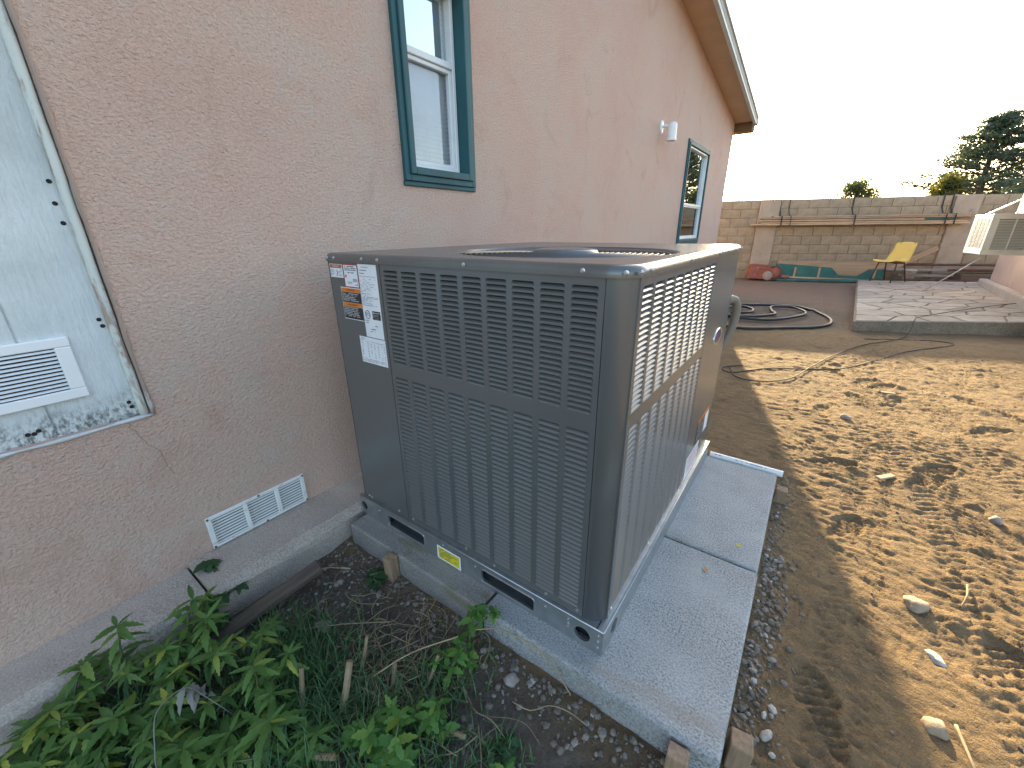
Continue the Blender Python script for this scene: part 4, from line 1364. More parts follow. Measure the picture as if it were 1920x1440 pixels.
straw("dry_stalk", (2.262, 0.435, gz(2.262, 0.435) + 0.012), (2.285, 0.245, gz(2.285, 0.245) + 0.012), 0.0045, "long straw stalk in the lower right sunlit dirt")
straw("dry_stalk", (2.41, 1.12, gz(2.41, 1.12) + 0.012), (2.37, 0.98, gz(2.37, 0.98) + 0.01), 0.004, "short straw stalk right of the flat tan clod")
straw("dry_stalk", (2.57, 0.99, gz(2.57, 0.99) + 0.012), (2.52, 0.86, gz(2.52, 0.86) + 0.01), 0.0035, "pale stalk at the right edge of the sunlit dirt")

# ------------------------------------------------------------------ gravel
for (x, y, yaw, L_, mat_, lab) in ((1.665, 0.615 + 0.12, 0.8, 0.022, "leaf_y", "tiny yellow fallen leaf on the rear pale paver by the joint"), (1.60, 0.52, 2.2, 0.026, "leaf_o", "small orange dead leaf on the nearest pale paver")):
    mm = basic(mat_, (0.55, 0.50, 0.03) if mat_ == "leaf_y" else (0.42, 0.19, 0.07), rough=0.7)
    lf = leaf_mesh("fallen_leaf", 3, 0.36, 0.85, -0.12, mm, 0.3)
    o = link("fallen_leaf", lf, None, (x, y, 0.003), (0.1, 0, yaw))
    o.scale = (L_, L_, L_)
    tag(o, lab, "leaf")
def icosa():
    t = (1 + 5 ** 0.5) / 2
    v = np.array([(-1, t, 0), (1, t, 0), (-1, -t, 0), (1, -t, 0), (0, -1, t), (0, 1, t), (0, -1, -t), (0, 1, -t), (t, 0, -1), (t, 0, 1), (-t, 0, -1), (-t, 0, 1)], float)
    v /= np.linalg.norm(v[0])
    f = np.array([(0, 11, 5), (0, 5, 1), (0, 1, 7), (0, 7, 10), (0, 10, 11), (1, 5, 9), (5, 11, 4), (11, 10, 2), (10, 7, 6), (7, 1, 8), (3, 9, 4), (3, 4, 2), (3, 2, 6), (3, 6, 8), (3, 8, 9), (4, 9, 5), (2, 4, 11), (6, 2, 10), (8, 6, 7), (9, 8, 1)])
    return v, f
def gravel():
    V, F = icosa()
    pts = []
    def scatter(n, fx, fy, sz):
        for _ in range(n):
            pts.append((fx(), fy(), sz()))
    U = random.uniform
    small = lambda: 0.0018 + 0.005 * random.random() ** 2.6
    big = lambda: 0.0024 + 0.0095 * random.random() ** 2.8
    scatter(700, lambda: U(0.27, 1.7), lambda: -0.095 - abs(random.gauss(0, 0.05)), big)
    scatter(520, lambda: U(0.25, 0.95), lambda: U(-0.5, -0.1), big)
    scatter(700, lambda: U(0.25, 0.6), lambda: U(-0.62, -0.09), small)
    scatter(420, lambda: U(1.0, 1.75), lambda: U(-0.6, -0.1), big)
    scatter(900, lambda: 1.765 + abs(random.gauss(0, 0.05)), lambda: U(-0.3, 0.9), big)
    scatter(500, lambda: 1.765 + abs(random.gauss(0, 0.035)), lambda: U(0.8, 1.6), small)
    scatter(900, lambda: U(1.8, 3.6), lambda: U(-0.1, 5.2), small)
    n = len(pts)
    P = np.array(pts)
    Z = ground_height(P[:, 0][None], P[:, 1][None])[0]
    sc = P[:, 2][:, None] * rng.uniform(0.65, 1.3, (n, 3))
    sc[:, 2] *= 0.75
    ang = rng.uniform(0, 6.28, n)
    jit = 1 + rng.uniform(-0.25, 0.25, (n, 12, 1))
    v = V[None] * jit * sc[:, None, :]
    c, s = np.cos(ang)[:, None], np.sin(ang)[:, None]
    x = v[..., 0] * c - v[..., 1] * s + P[:, 0][:, None]
    y = v[..., 0] * s + v[..., 1] * c + P[:, 1][:, None]
    z = v[..., 2] + Z[:, None] + sc[:, 2][:, None] * 0.35
    co = np.stack([x, y, z], -1).reshape(-1, 3)
    f = (F[None] + (np.arange(n) * 12)[:, None, None]).reshape(-1, 3)
    me = bpy.data.meshes.new("gravel")
    me.from_pydata(co.tolist(), [], f.tolist())
    m, nt, b = new_mat("gravel_stone")
    gi = N(nt, "ShaderNodeNewGeometry").outputs["Random Per Island"]
    col = ramp(nt, gi, [(0.0, (0.10, 0.080, 0.062)), (0.55, (0.18, 0.145, 0.112)), (0.92, (0.25, 0.205, 0.165)), (1.0, (0.42, 0.385, 0.335))])
    nt.links.new(col, b.inputs["Base Color"])
    b.inputs["Roughness"].default_value = 0.9
    me.materials.append(m)
    tag(link("gravel", me), kind="stuff")
gravel()

# ------------------------------------------------------------------ weeds
LV = [leaf_mesh("leaf", 6, 0.15, 0.80, 0.25, M_LEAF), leaf_mesh("leaf", 7, 0.17, 0.75, 0.45, M_LEAF), leaf_mesh("leaf", 6, 0.12, 0.85, 0.10, M_LEAF), leaf_mesh("leaf", 5, 0.19, 0.7, 0.30, M_LEAF), leaf_mesh("leaf", 5, 0.14, 0.8, 0.7, M_LEAF)]
LV2 = [leaf_mesh("leaf", 4, 0.27, 0.75, 0.2, M_LEAF2), leaf_mesh("leaf", 4, 0.32, 0.8, 0.35, M_LEAF2), leaf_mesh("leaf", 4, 0.24, 0.7, 0.1, M_LEAF2)]
LVD = [leaf_mesh("leaf", 3, 0.38, 0.9, 0.5, M_LEAFD), leaf_mesh("leaf", 3, 0.44, 0.85, 0.9, M_LEAFD)]
LDEAD = [leaf_mesh("dead_leaf", 4, 0.25, 0.8, 1.1, M_DEADLEAF, 0.6)]

def put_leaf(parent, base, me, length, yaw, pitch, roll, name="leaf"):
    o = link(name, me, parent, base)
    o.rotation_euler = (roll, pitch, yaw)
    o.scale = (length, length, length)
    return o

def weed(name, x, y, h, lean, nodes, lsize, meshes, label, rnd, cat="weed", branches=0, group="leafy weeds by the wall", top_whorl=True, per=2):
    z0 = gz(x, y) - 0.01
    t = thing(name, label, cat, (x, y, z0), group)
    mb = MB()
    stems = [(Vector((0, 0, 0)), Vector((lean[0], lean[1], h)), 1.0)]
    for k in range(branches):
        f = rnd.uniform(0.15, 0.55)
        a = rnd.uniform(0, 6.28)
        s = Vector((lean[0] * f, lean[1] * f, h * f))
        stems.append((s, s + Vector((math.cos(a) * h * 0.5, math.sin(a) * h * 0.5, h * rnd.uniform(0.25, 0.5))), 0.75))
    for (a, b, k) in stems:
        bow = Vector((rnd.uniform(-.03, .03), rnd.uniform(-.03, .03), 0.02))
        pts = spline([a, (a + b) / 2 + bow, b], 5)
        mb.tube(pts, [0.0035 * k * (1 - 0.6 * i / 10) + 0.0008 for i in range(11)], 5)
        nn = max(2, int(nodes * (0.6 if k < 1 else 1)))
        ph = rnd.uniform(0, 6.28)
        for i in range(nn):
            f = 0.18 + 0.82 * (i + 0.6) / nn
            q = pts[min(10, int(f * 10))]
            L_ = lsize * rnd.uniform(0.75, 1.15) * (1.05 - 0.45 * abs(f - 0.55)) * k
            for s in range(per):
                yaw = ph + i * 1.57 + s * 2 * math.pi / per + rnd.uniform(-.3, .3)
                put_leaf(t, q, rnd.choice(meshes), L_, yaw, rnd.uniform(-0.35, 0.45), rnd.uniform(-.35, .35))
        if top_whorl:
            for s in range(6):
                yaw = ph + s * 1.05 + rnd.uniform(-.2, .2)
                put_leaf(t, b, rnd.choice(meshes), lsize * rnd.uniform(0.5, 0.95) * k, yaw, rnd.uniform(-0.5, 0.15), rnd.uniform(-.3, .3))
    obj("stem", mb, M_STEM, t, smooth=True)
    return t

rw = random.Random(21)
weeds = [
    (0.640, -0.655, 0.20, (0.03, 0.02), 4, 0.105, "upright green weed standing highest at the right of the big leafy clump", 1),
    (0.470, -0.690, 0.24, (-0.03, 0.03), 5, 0.100, "tall serrated weed in the middle of the clump against the ledge", 2),
    (0.360, -0.705, 0.22, (-0.05, 0.05), 4, 0.10, "serrated weed leaning over the ledge towards the pink wall", 1),
    (0.330, -0.840, 0.22, (-0.10, 0.02), 4, 0.095, "weed with long leaves reaching left along the ledge", 1),
    (0.440, -0.900, 0.14, (0.02, 0.0), 3, 0.105, "low weed with yellowing leaf tips at the left of the clump", 1),
    (0.780, -0.690, 0.15, (0.03, 0.02), 4, 0.115, "weed with a broad star of yellow tipped leaves near the cut stems", 1),
    (0.560, -0.800, 0.16, (0.0, 0.0), 4, 0.10, "dense weed in front of the shrivelled grey leaves", 2),
    (0.660, -0.800, 0.12, (0.02, -0.02), 4, 0.11, "weed with drooping leaves at the lower middle of the clump", 1),
    (0.330, -0.990, 0.14, (-0.03, 0.0), 4, 0.10, "pale green weed in the bottom left corner", 1),
    (0.860, -0.620, 0.08, (0.02, 0.02), 3, 0.085, "small leafy weed at the foot of the cut stems", 1),
    (0.560, -0.600, 0.17, (0.0, 0.03), 4, 0.085, "slender weed rising behind the clump beside the dark board", 0),
    (0.500, -0.985, 0.10, (0.0, 0.0), 4, 0.105, "weed spreading flat along the bottom edge, left of the drooping one", 2),
    (0.660, -0.905, 0.09, (0.02, 0.02), 4, 0.10, "weed cut by the bottom edge below the drooping one", 2),
    (0.400, -0.780, 0.17, (-0.02, 0.02), 5, 0.095, "bushy weed between the ledge and the grey stalk", 3),
    (0.270, -0.930, 0.16, (-0.05, 0.02), 4, 0.095, "weed with yellow tips pressed against the ledge, lowest at the left", 1),
    (0.700, -0.735, 0.11, (0.02, 0.0), 4, 0.10, "leafy weed between the grey stalk and the yellow tipped star", 2),
    (0.290, -1.045, 0.12, (0.0, 0.02), 4, 0.10, "weed cut off by the bottom left corner of the bed", 2),
    (0.385, -1.050, 0.10, (0.02, 0.02), 4, 0.10, "weed along the bottom edge just right of the corner one", 2),
    (0.800, -0.800, 0.06, (0.02, 0.02), 4, 0.085, "short weed at the bottom edge left of the tan lying stem", 2),
]
weeds = [(x, y, h, ln, nd + 2, ls * 0.78, lab, br + 1) for (x, y, h, ln, nd, ls, lab, br) in weeds]
for (x, y, h, ln, nd, ls, lab, br) in weeds:
    weed("leafy_weed", x, y, h, ln, nd, ls, LV, lab, rw, branches=br, per=3)
mids = [(1.040, -0.480, 0.11, "bright green leafy plant in the middle of the bed", 4), (1.110, -0.530, 0.09, "bright green plant at the bottom of the bed beside a cut stem", 4),
        (0.990, -0.540, 0.08, "low green plant left of the bright leafy plant", 3), (1.085, -0.420, 0.08, "low bright plant under the arching straw", 3)]
for (x, y, h, lab, br) in mids:
    weed("bedding_weed", x, y, h, (0.01, 0.02), 5, 0.055, LV2, lab, rw, branches=br, per=2, group="bright green plants in the bed")
weed("creeping_weed", 1.035, -0.175, 0.16, (0.0, 0.05), 5, 0.045, LV2, "sprig leaning on the edge of the paver joint", rw, branches=2, group="bright green plants in the bed")
weed("creeping_weed", 1.03, -0.265, 0.10, (0.02, 0.03), 5, 0.04, LV2, "small plant below the sprig on the paver joint", rw, branches=2, group="bright green plants in the bed")
weed("creeping_weed", 0.545, -0.150, 0.05, (0.0, 0.0), 4, 0.045, LVD, "dark green tuft beside the brown stake", rw, branches=3, group="bright green plants in the bed")
weed("wilted_vine", 0.262, -0.60, 0.165, (-0.17, 0.05), 5, 0.05, LVD, "dark wilted vine lying over the end of the ledge", rw, branches=4, group="bright green plants in the bed")
weed("wilted_vine", 0.265, -0.655, 0.12, (-0.03, 0.06), 5, 0.045, LVD, "dark drooping vine just below the end of the ledge", rw, branches=3, group="bright green plants in the bed")
weed("creeping_weed", 1.27, -0.335, 0.035, (0.03, 0.02), 4, 0.035, LVD, "flat dark weed on the gravel below the pebble", rw, branches=3, group="bright green plants in the bed")
weed("creeping_weed", 1.335, -0.375, 0.05, (0.0, 0.0), 4, 0.05, LV2, "light green sprout at the bottom edge of the bed", rw, branches=1, group="bright green plants in the bed")
# shrivelled grey stalk
zz = gz(0.62, -0.74)
t = thing("dead_stalk", "shrivelled grey stalk with curled dead leaves above the green clump", "dead plant", (0.62, -0.74, zz))
pts = spline([(0.03, 0.05, 0.0), (0.02, 0.0, 0.16), (0.0, -0.03, 0.22), (0.03, -0.09, 0.24), (0.09, -0.12, 0.20), (0.13, -0.13, 0.19)], 6)
obj("stem", MB().tube(pts, 0.0014, 5), M_DEADLEAF, t, smooth=True)
for k in range(9):
    q = pts[min(len(pts) - 1, 6 + k)] if k < 7 else pts[-1]
    put_leaf(t, q, LDEAD[0], rw.uniform(0.03, 0.05), rw.uniform(0, 6.28), rw.uniform(-.4, .8), rw.uniform(-.8, .8), "dead_leaf")

# cut stems
def cut_stem(p, q, r, label):
    o = obj("cut_stem", MB().tube([p, ((p[0] + q[0]) / 2 + 0.003, (p[1] + q[1]) / 2, (p[2] + q[2]) / 2), q], [r, r * 0.93, r * 0.85], 9), M_STICK, bevel=0)
    tag(o, label, "cut stem", "cut woody stems among the weeds")
def at(x, y, dz):
    return (x, y, gz(x, y) + dz)
cut_stem(at(0.86, -0.525, 0.0), at(0.83, -0.455, 0.13), 0.011, "thick pale cut stem standing in the middle of the grass")
cut_stem(at(0.765, -0.590, 0.0), at(0.725, -0.545, 0.12), 0.008, "yellowish split cut stem left of the thick pale one")
cut_stem(at(0.80, -0.42, 0.0), at(0.80, -0.375, 0.13), 0.006, "thin cut stem behind the thick pale one")
cut_stem(at(0.92, -0.395, 0.0), at(0.905, -0.36, 0.08), 0.008, "stubby yellow cut stem among dry roots")
cut_stem(at(1.00, -0.335, 0.0), at(1.005, -0.275, 0.10), 0.006, "slim upright cut stem beside the arching straw")
cut_stem(at(1.12, -0.375, 0.02), at(1.19, -0.365, 0.03), 0.008, "pale cut stem lying right of the bright plants")
cut_stem(at(0.86, -0.64, 0.02), at(0.96, -0.60, 0.05), 0.009, "thick tan cut stem lying at the bottom of the grass")

# dry roots and straws as a mass
def dry_mass():
    mb = MB()
    r = random.Random(9)
    for _ in range(170):
        x, y = r.gauss(0.87, 0.14), r.gauss(-0.36, 0.11)
        if y > -0.11 or x < 0.3 or y < -0.75:
            continue
        a, L_ = r.uniform(0, 6.28), r.uniform(0.06, 0.24)
        pts = []
        for k in range(5):
            pts.append(at(x, y, 0.006 + 0.03 * r.random()))
            a += r.uniform(-0.7, 0.7)
            x, y = x + math.cos(a) * L_ / 4, min(y + math.sin(a) * L_ / 4, -0.10)
        mb.tube(spline(pts, 3), r.uniform(0.0006, 0.0019), 4)
    for p in (((0.30, -0.33, 0.03), (0.36, -0.26, 0.05), (0.43, -0.20, 0.04), (0.40, -0.22, 0.05)), ((0.50, -0.46, 0.02), (0.62, -0.36, 0.035), (0.74, -0.26, 0.03)),
              ((1.06, -0.16, 0.12), (1.14, -0.12, 0.13), (1.28, -0.10, 0.10), (1.37, -0.105, 0.02)), ((1.06, -0.42, 0.03), (1.15, -0.47, 0.02), (1.21, -0.53, 0.02)),
              ((0.86, -0.42, 0.04), (0.95, -0.33, 0.12), (1.04, -0.22, 0.13))):
        mb.tube(spline([at(*q) for q in p], 6), 0.0022, 5)
    tag(obj("dry_roots", mb, M_STRAW, smooth=True), kind="stuff")
dry_mass()

def grass():
    mb = MB()
    r = random.Random(4)
    for (cx, cy, sx, sy, n, hh) in ((0.74, -0.60, 0.16, 0.11, 1500, 0.09), (1.04, -0.46, 0.13, 0.09, 800, 0.07), (0.60, -0.52, 0.10, 0.07, 500, 0.09), (1.03, -0.25, 0.05, 0.06, 240, 0.06), (0.45, -0.84, 0.16, 0.10, 600, 0.08), (1.29, -0.34, 0.05, 0.03, 120, 0.04)):
        for _ in range(n):
            x, y = r.gauss(cx, sx), r.gauss(cy, sy)
            if x < 0.24 or y > -0.10:
                continue
            z = gz(x, y) if _ % 6 == 0 else -0.108
            a, L_, w = r.uniform(0, 6.28), hh * r.uniform(0.5, 1.5), r.uniform(0.0014, 0.0034)
            lean = r.uniform(0.3, 1.3)
            dx, dy = math.cos(a), math.sin(a)
            vs = []
            for k in range(4):
                t = k / 3
                px, py, pz = x + dx * L_ * lean * t * t * 0.8, y + dy * L_ * lean * t * t * 0.8, z + L_ * (t - 0.35 * lean * t * t * 0.8)
                ww = w * (1 - t * 0.92)
                vs += [(px - dy * ww, py + dx * ww, pz), (px + dy * ww, py - dx * ww, pz)]
            mb.add(vs, [(0, 1, 3, 2), (2, 3, 5, 4), (4, 5, 7, 6)])
    tag(obj("grass", mb, M_GRASS), kind="stuff")
grass()

# ------------------------------------------------------------------ block wall at the back of the yard
P0 = Vector((0.2, 12.1, -0.09))
TW = Vector((0.938, 0.347, 0)).normalized()
NW = Vector((0.347, -0.938, 0)).normalized()
YAW = math.atan2(TW.y, TW.x)
def wp(s, z, off=0.0):
    q = P0 + TW * s + NW * off
    return (q.x, q.y, z)
bw = thing("block_wall", "grey tan concrete block wall with two cast pilasters closing the yard", "wall", tuple(P0))
bw.rotation_euler = (0, 0, YAW)
mb = MB().box((-6.0, 0.02, -0.1), (9.0, 0.15, 1.895))
obj("mortar_core", mb, M_MORTAR, bw)
CH = 0.2165
def block_me(L_):
    mb = MB().box((0, 0, 0), (L_, 0.10, CH - 0.011))
    me = mb.mesh("block", M_BLOCK)
    bm = bmesh.new()
    bm.from_mesh(me)
    bmesh.ops.bevel(bm, geom=[e for e in bm.edges], offset=0.004, segments=1, affect='EDGES')
    bm.to_mesh(me)
    bm.free()
    return me
BM_ = {}
rb = random.Random(8)
for row in range(9):
    s = -1.5 - (0.2165 if row % 2 else 0.0)
    while s < 6.6:
        L_ = 0.433
        a, b = s, s + L_
        s += L_
        for (lo, hi) in ((-2.0, 0.0), (0.46, 4.02), (4.50, 7.0)):
            x0, x1 = max(a, lo), min(b, hi)
            if x1 - x0 > 0.06:
                k = round(x1 - x0 - 0.010, 3)
                if k not in BM_:
                    BM_[k] = block_me(k)
                link("block", BM_[k], bw, (x0 + 0.006, rb.uniform(-0.003, 0.003), row * CH + 0.004))
for (lo, hi, zt) in ((0.0, 0.46, 1.945), (4.02, 4.50, 1.95)):
    obj("pilaster", MB().box((lo, -0.055, -0.08), (hi, 0.16, zt)), M_PIL, bw, bevel=0.012)

# planks hung on the wall, each lying on the brackets
def plank(s0, s1, z, off, w, h, label, mat=M_LUMBER, group="planks stored along the block wall", tilt=0.0, name="plank"):
    L_ = s1 - s0
    o = obj(name, MB().box((-L_ / 2, -w / 2, -h / 2), (L_ / 2, w / 2, h / 2)), mat, bevel=0.004, seg=1)
    o.location = wp((s0 + s1) / 2, z, off)
    o.rotation_euler = (0, tilt, YAW)
    tag(o, label, "plank", group)
    return o
plank(-0.18, 4.30, 1.260, 0.17, 0.16, 0.036, "long lumber plank at the bottom of the stack on the block wall")
plank(0.05, 4.25, 1.300, 0.16, 0.14, 0.034, "lumber plank lying second from the bottom of the wall stack")
plank(0.02, 1.05, 1.352, 0.16, 0.12, 0.030, "short plank end jutting left in the wall stack")
plank(0.75, 3.45, 1.352, 0.14, 0.14, 0.040, "middle plank of the wall stack above the gap")
plank(0.05, 4.40, 1.402, 0.17, 0.14, 0.036, "long plank second from the top of the wall stack")
plank(0.30, 3.70, 1.442, 0.14, 0.12, 0.034, "pale plank along the top of the wall stack")
plank(3.72, 4.32, 1.440, 0.13, 0.10, 0.030, "short stub plank at the right top of the wall stack")
plank(3.35, 4.05, 1.350, 0.15, 0.10, 0.034, "short dark green plank tucked in the right of the wall stack", mat=M_TEALB)
for s_, lab in ((0.46, "dark hanging strap beside the left pilaster"), (0.66, "thin dark strap right of the left pilaster"), (2.02, "dark strap round the middle of the plank stack"), (3.80, "dark strap near the right pilaster"), (3.97, "dark strap closest to the right pilaster")):
    pts = [wp(s_, 1.93, -0.02), wp(s_, 1.93, 0.015), wp(s_ + 0.01, 1.60, 0.02), wp(s_ + 0.02, 1.47, 0.10), wp(s_ + 0.02, 1.46, 0.262), wp(s_ + 0.03, 1.24, 0.262), wp(s_ + 0.03, 1.235, 0.02)]
    mb = MB()
    for i in range(len(pts) - 1):
        mb.bar(pts[i], pts[i + 1], 0.006, 0.034, up=tuple(TW)) if False else mb.bar(pts[i], pts[i + 1], 0.024 if s_ != 0.66 else 0.014, 0.006, up=tuple(NW) if abs(pts[i][2] - pts[i + 1][2]) > 0.1 else (0, 0, 1))
    tag(obj("strap", mb, M_STRAP), lab, "strap", "straps holding the planks")

# rusty red machine at the foot of the left pilaster
rm = thing("rusty_machine", "rusty red machine with a round wheel lying by the left pilaster", "machine", wp(0.22, -0.06, 0.40))
rm.rotation_euler = (0, 0, YAW)
mb = MB()
mb.add([(-0.30, -0.18, 0.03), (0.22, -0.18, 0.0), (0.22, 0.18, 0.0), (-0.30, 0.18, 0.03), (-0.26, -0.17, 0.36), (0.16, -0.17, 0.33), (0.16, 0.17, 0.33), (-0.26, 0.17, 0.36)],
       [(0, 3, 2, 1), (4, 5, 6, 7), (0, 1, 5, 4), (1, 2, 6, 5), (2, 3, 7, 6), (3, 0, 4, 7)])
obj("housing", mb, M_RED, rm, bevel=0.012)
mb = MB()
mb.bar((-0.31, -0.20, 0.04), (-0.27, -0.20, 0.39), 0.028, 0.028)
mb.bar((-0.27, -0.20, 0.385), (0.18, -0.20, 0.35), 0.028, 0.028)
mb.bar((-0.12, -0.20, 0.06), (-0.10, -0.20, 0.30), 0.022, 0.022)
mb.bar((-0.10, -0.20, 0.30), (0.15, -0.20, 0.26), 0.022, 0.022)
mb.bar((-0.33, -0.20, 0.05), (-0.12, -0.20, 0.06), 0.022, 0.022)
mb.bar((0.0, -0.1, 0.36), (0.26, -0.14, 0.30), 0.03, 0.03)
obj("frame_bar", mb, M_RED, rm, bevel=0.004, seg=1)
obj("wheel", MB().lathe([(0.0, -0.03), (0.06, -0.03), (0.105, -0.022), (0.115, 0.0), (0.105, 0.022), (0.0, 0.022)], 20, (0.10, -0.22, 0.10), axis='y'), M_ROCK, rm, smooth=True)
obj("drum", MB().lathe([(0.0, -0.14), (0.12, -0.14), (0.16, -0.10), (0.16, 0.10), (0.12, 0.14), (0.0, 0.14)], 20, (0.27, 0.0, 0.17), axis='y'), M_RED, rm, smooth=True)
mb = MB()
mb.tube([(0.27 + 0.165 * math.cos(a), -0.15, 0.17 + 0.165 * math.sin(a)) for a in np.linspace(0, 6.283, 25)], 0.014, 6)
obj("drum_rim", mb, M_OLDBOARD, rm, smooth=True)

# teal boards lying along the foot of the wall
def wbox(name, s0, s1, z0, z1, o0, o1, mat, label, cat, group=None, bevel=0.006):
    mb = MB().box((s0, -o1, z0 + 0.09), (s1, -o0, z1 + 0.09))
    o = obj(name, mb, mat, bevel=bevel, seg=1)
    o.location = tuple(P0)
    o.rotation_euler = (0, 0, YAW)
    tag(o, label, cat, group)
    return o
wbox("wood_board", 0.60, 3.10, 0.02, 0.385, 0.20, 0.24, M_LUMBER, "rough tan board standing on edge behind the teal board", "board")
tb = thing("teal_board", "teal painted board with a trapezoid notch along the foot of the wall", "board", tuple(P0))
tb.rotation_euler = (0, 0, YAW)
outl = [(0.58, 0.10), (2.95, 0.03), (2.95, 0.30), (2.62, 0.30), (2.40, 0.13), (1.98, 0.15), (1.80, 0.33), (0.56, 0.42)]
n_ = len(outl)
mb = MB()
mb.add([(s, -0.33, z) for s, z in outl] + [(s, -0.29, z) for s, z in outl], [tuple(range(n_)), tuple(range(2 * n_ - 1, n_ - 1, -1))] + [(i, (i + 1) % n_, (i + 1) % n_ + n_, i + n_) for i in range(n_)])
obj("board_face", mb, M_TEALB, tb)
mb = MB()
for s in (0.98, 1.52, 2.70):
    mb.box((s, -0.345, 0.09), (s + 0.045, -0.3305, 0.33))
obj("batten", mb, M_LUMBER, tb)
obj("lower_rail", MB().bar((0.58, -0.345, 0.095), (2.95, -0.345, 0.035), 0.02, 0.035), M_LUMBER, tb)
wbox("teal_plank", 0.55, 3.0, -0.075, -0.03, 0.30, 0.62, M_TEALB, "flat teal plank on the ground below the notched board", "board")
wbox("red_can", 0.62, 0.86, -0.02, 0.05, 0.36, 0.52, M_RED, "small red tin between the teal boards beside the rusty machine", "tin", bevel=0.02)

# boards, pipes and bucket behind the chair
wbox("grey_plank", 2.9, 5.3, 0.20, 0.25, 0.30, 0.45, M_GREYB, "long grey plank lying behind the yellow chair", "plank", "lumber on the ground by the right pilaster")
wbox("grey_plank", 3.2, 5.1, 0.07, 0.12, 0.36, 0.50, M_GREYB, "lower grey plank lying under the long one behind the chair", "plank", "lumber on the ground by the right pilaster")
wbox("grey_plank", 4.3, 5.9, 0.20, 0.235, 0.5, 0.60, M_LUMBER, "tan plank end lying right of the pilaster foot", "plank", "lumber on the ground by the right pilaster")
for k, (s0, s1, z, off, lab) in enumerate(((3.1, 6.2, 0.33, 0.30, "rusty brown pipe on top of the plank pile"), (4.0, 6.3, 0.24, 0.62, "rusty pipe lying in front of the plank pile"), (2.6, 5.9, 0.02, 0.80, "rusty pipe on the ground along the back edge of the patio"), (2.2, 4.2, -0.04, 0.95, "thin rusty bar on the ground by the chair legs"))):
    o = obj("rusty_pipe", MB().tube([wp(s0, z, off), wp((s0 + s1) / 2, z + 0.01, off), wp(s1, z - 0.01, off + 0.05)], 0.026 if k < 2 else 0.018, 8), M_PIPE, smooth=True)
    tag(o, lab, "pipe", "rusty pipes behind the patio")
wbox("dark_block", 4.2, 5.6, -0.06, 0.17, 0.35, 0.75, M_OLDBOARD, "dark stack of boards in shade right of the chair", "boards", bevel=0.02)
bk = thing("bucket", "dirty white plastic bucket behind the legs of the yellow chair", "bucket", wp(3.28, -0.02, 0.62))
obj("bucket_body", MB().lathe([(0.0, 0.0), (0.10, 0.0), (0.125, 0.24), (0.132, 0.245), (0.132, 0.26), (0.12, 0.26), (0.10, 0.02)], 20), M_BUCKET, bk, smooth=True)
obj("handle", MB().tube(spline([(-0.13, 0, 0.24), (-0.1, -0.09, 0.17), (0.0, -0.13, 0.14), (0.1, -0.09, 0.17), (0.13, 0, 0.24)], 5), 0.004, 5), M_LEGS, bk, smooth=True)
lb = obj("leaning_board", MB().box((-0.50, -0.015, -0.055), (0.50, 0.015, 0.055)), M_LUMBER, bevel=0.004)
lb.location = wp(3.40, 0.46, 0.32)
lb.rotation_euler = (0.0, -math.radians(31), YAW)
tag(lb, "wooden board leaning diagonally against the wall behind the yellow chair", "board")

# ------------------------------------------------------------------ flagstone patio
PA = [(2.23, 6.08, 0.030), (4.55, 7.10, 0.095), (4.75, 11.6, 0.13), (2.50, 11.5, 0.045)]
def patio_pt(u, v, dz=0.0):
    a, b, c, d = [Vector(q) for q in PA]
    q = (a * (1 - u) + b * u) * (1 - v) + (d * (1 - u) + c * u) * v
    q.z += dz
    return tuple(q)
patio = MB()
NU = 14
top = [patio_pt(k / NU, 0, 0) for k in range(NU + 1)] + [patio_pt(1, k / NU, 0) for k in range(1, NU + 1)] + [patio_pt(1 - k / NU, 1, 0) for k in range(1, NU + 1)] + [patio_pt(0, 1 - k / NU, 0) for k in range(1, NU)]
n_ = len(top)
low = [(x + 0.012 * math.sin(i * 2.1), y + 0.02 * math.sin(i * 1.3), -0.16) for i, (x, y, z) in enumerate(top)]
patio.add(top + low, [tuple(range(n_))] + [(i, i + n_, (i + 1) % n_ + n_, (i + 1) % n_) for i in range(n_)])
po = obj("patio", patio, M_PATIO)
tag(po, kind="structure")
def clip(poly, nx, ny, d):
    out = []
    for i in range(len(poly)):
        p, q = poly[i], poly[(i + 1) % len(poly)]
        a, b = p[0] * nx + p[1] * ny - d, q[0] * nx + q[1] * ny - d
        if a <= 0:
            out.append(p)
        if (a < 0 < b) or (b < 0 < a):
            t = a / (a - b)
            out.append((p[0] + (q[0] - p[0]) * t, p[1] + (q[1] - p[1]) * t))
    return out
rp = random.Random(12)
seeds = []
nyc, nxc = 12, 6
for j in range(nyc):
    for i in range(nxc):
        seeds.append(((i + 0.5 + (0.5 if j % 2 else 0) * 0.9 + rp.uniform(-.33, .33)) / nxc * 2.3, (j + 0.5 + rp.uniform(-.33, .33)) / nyc * 5.0))
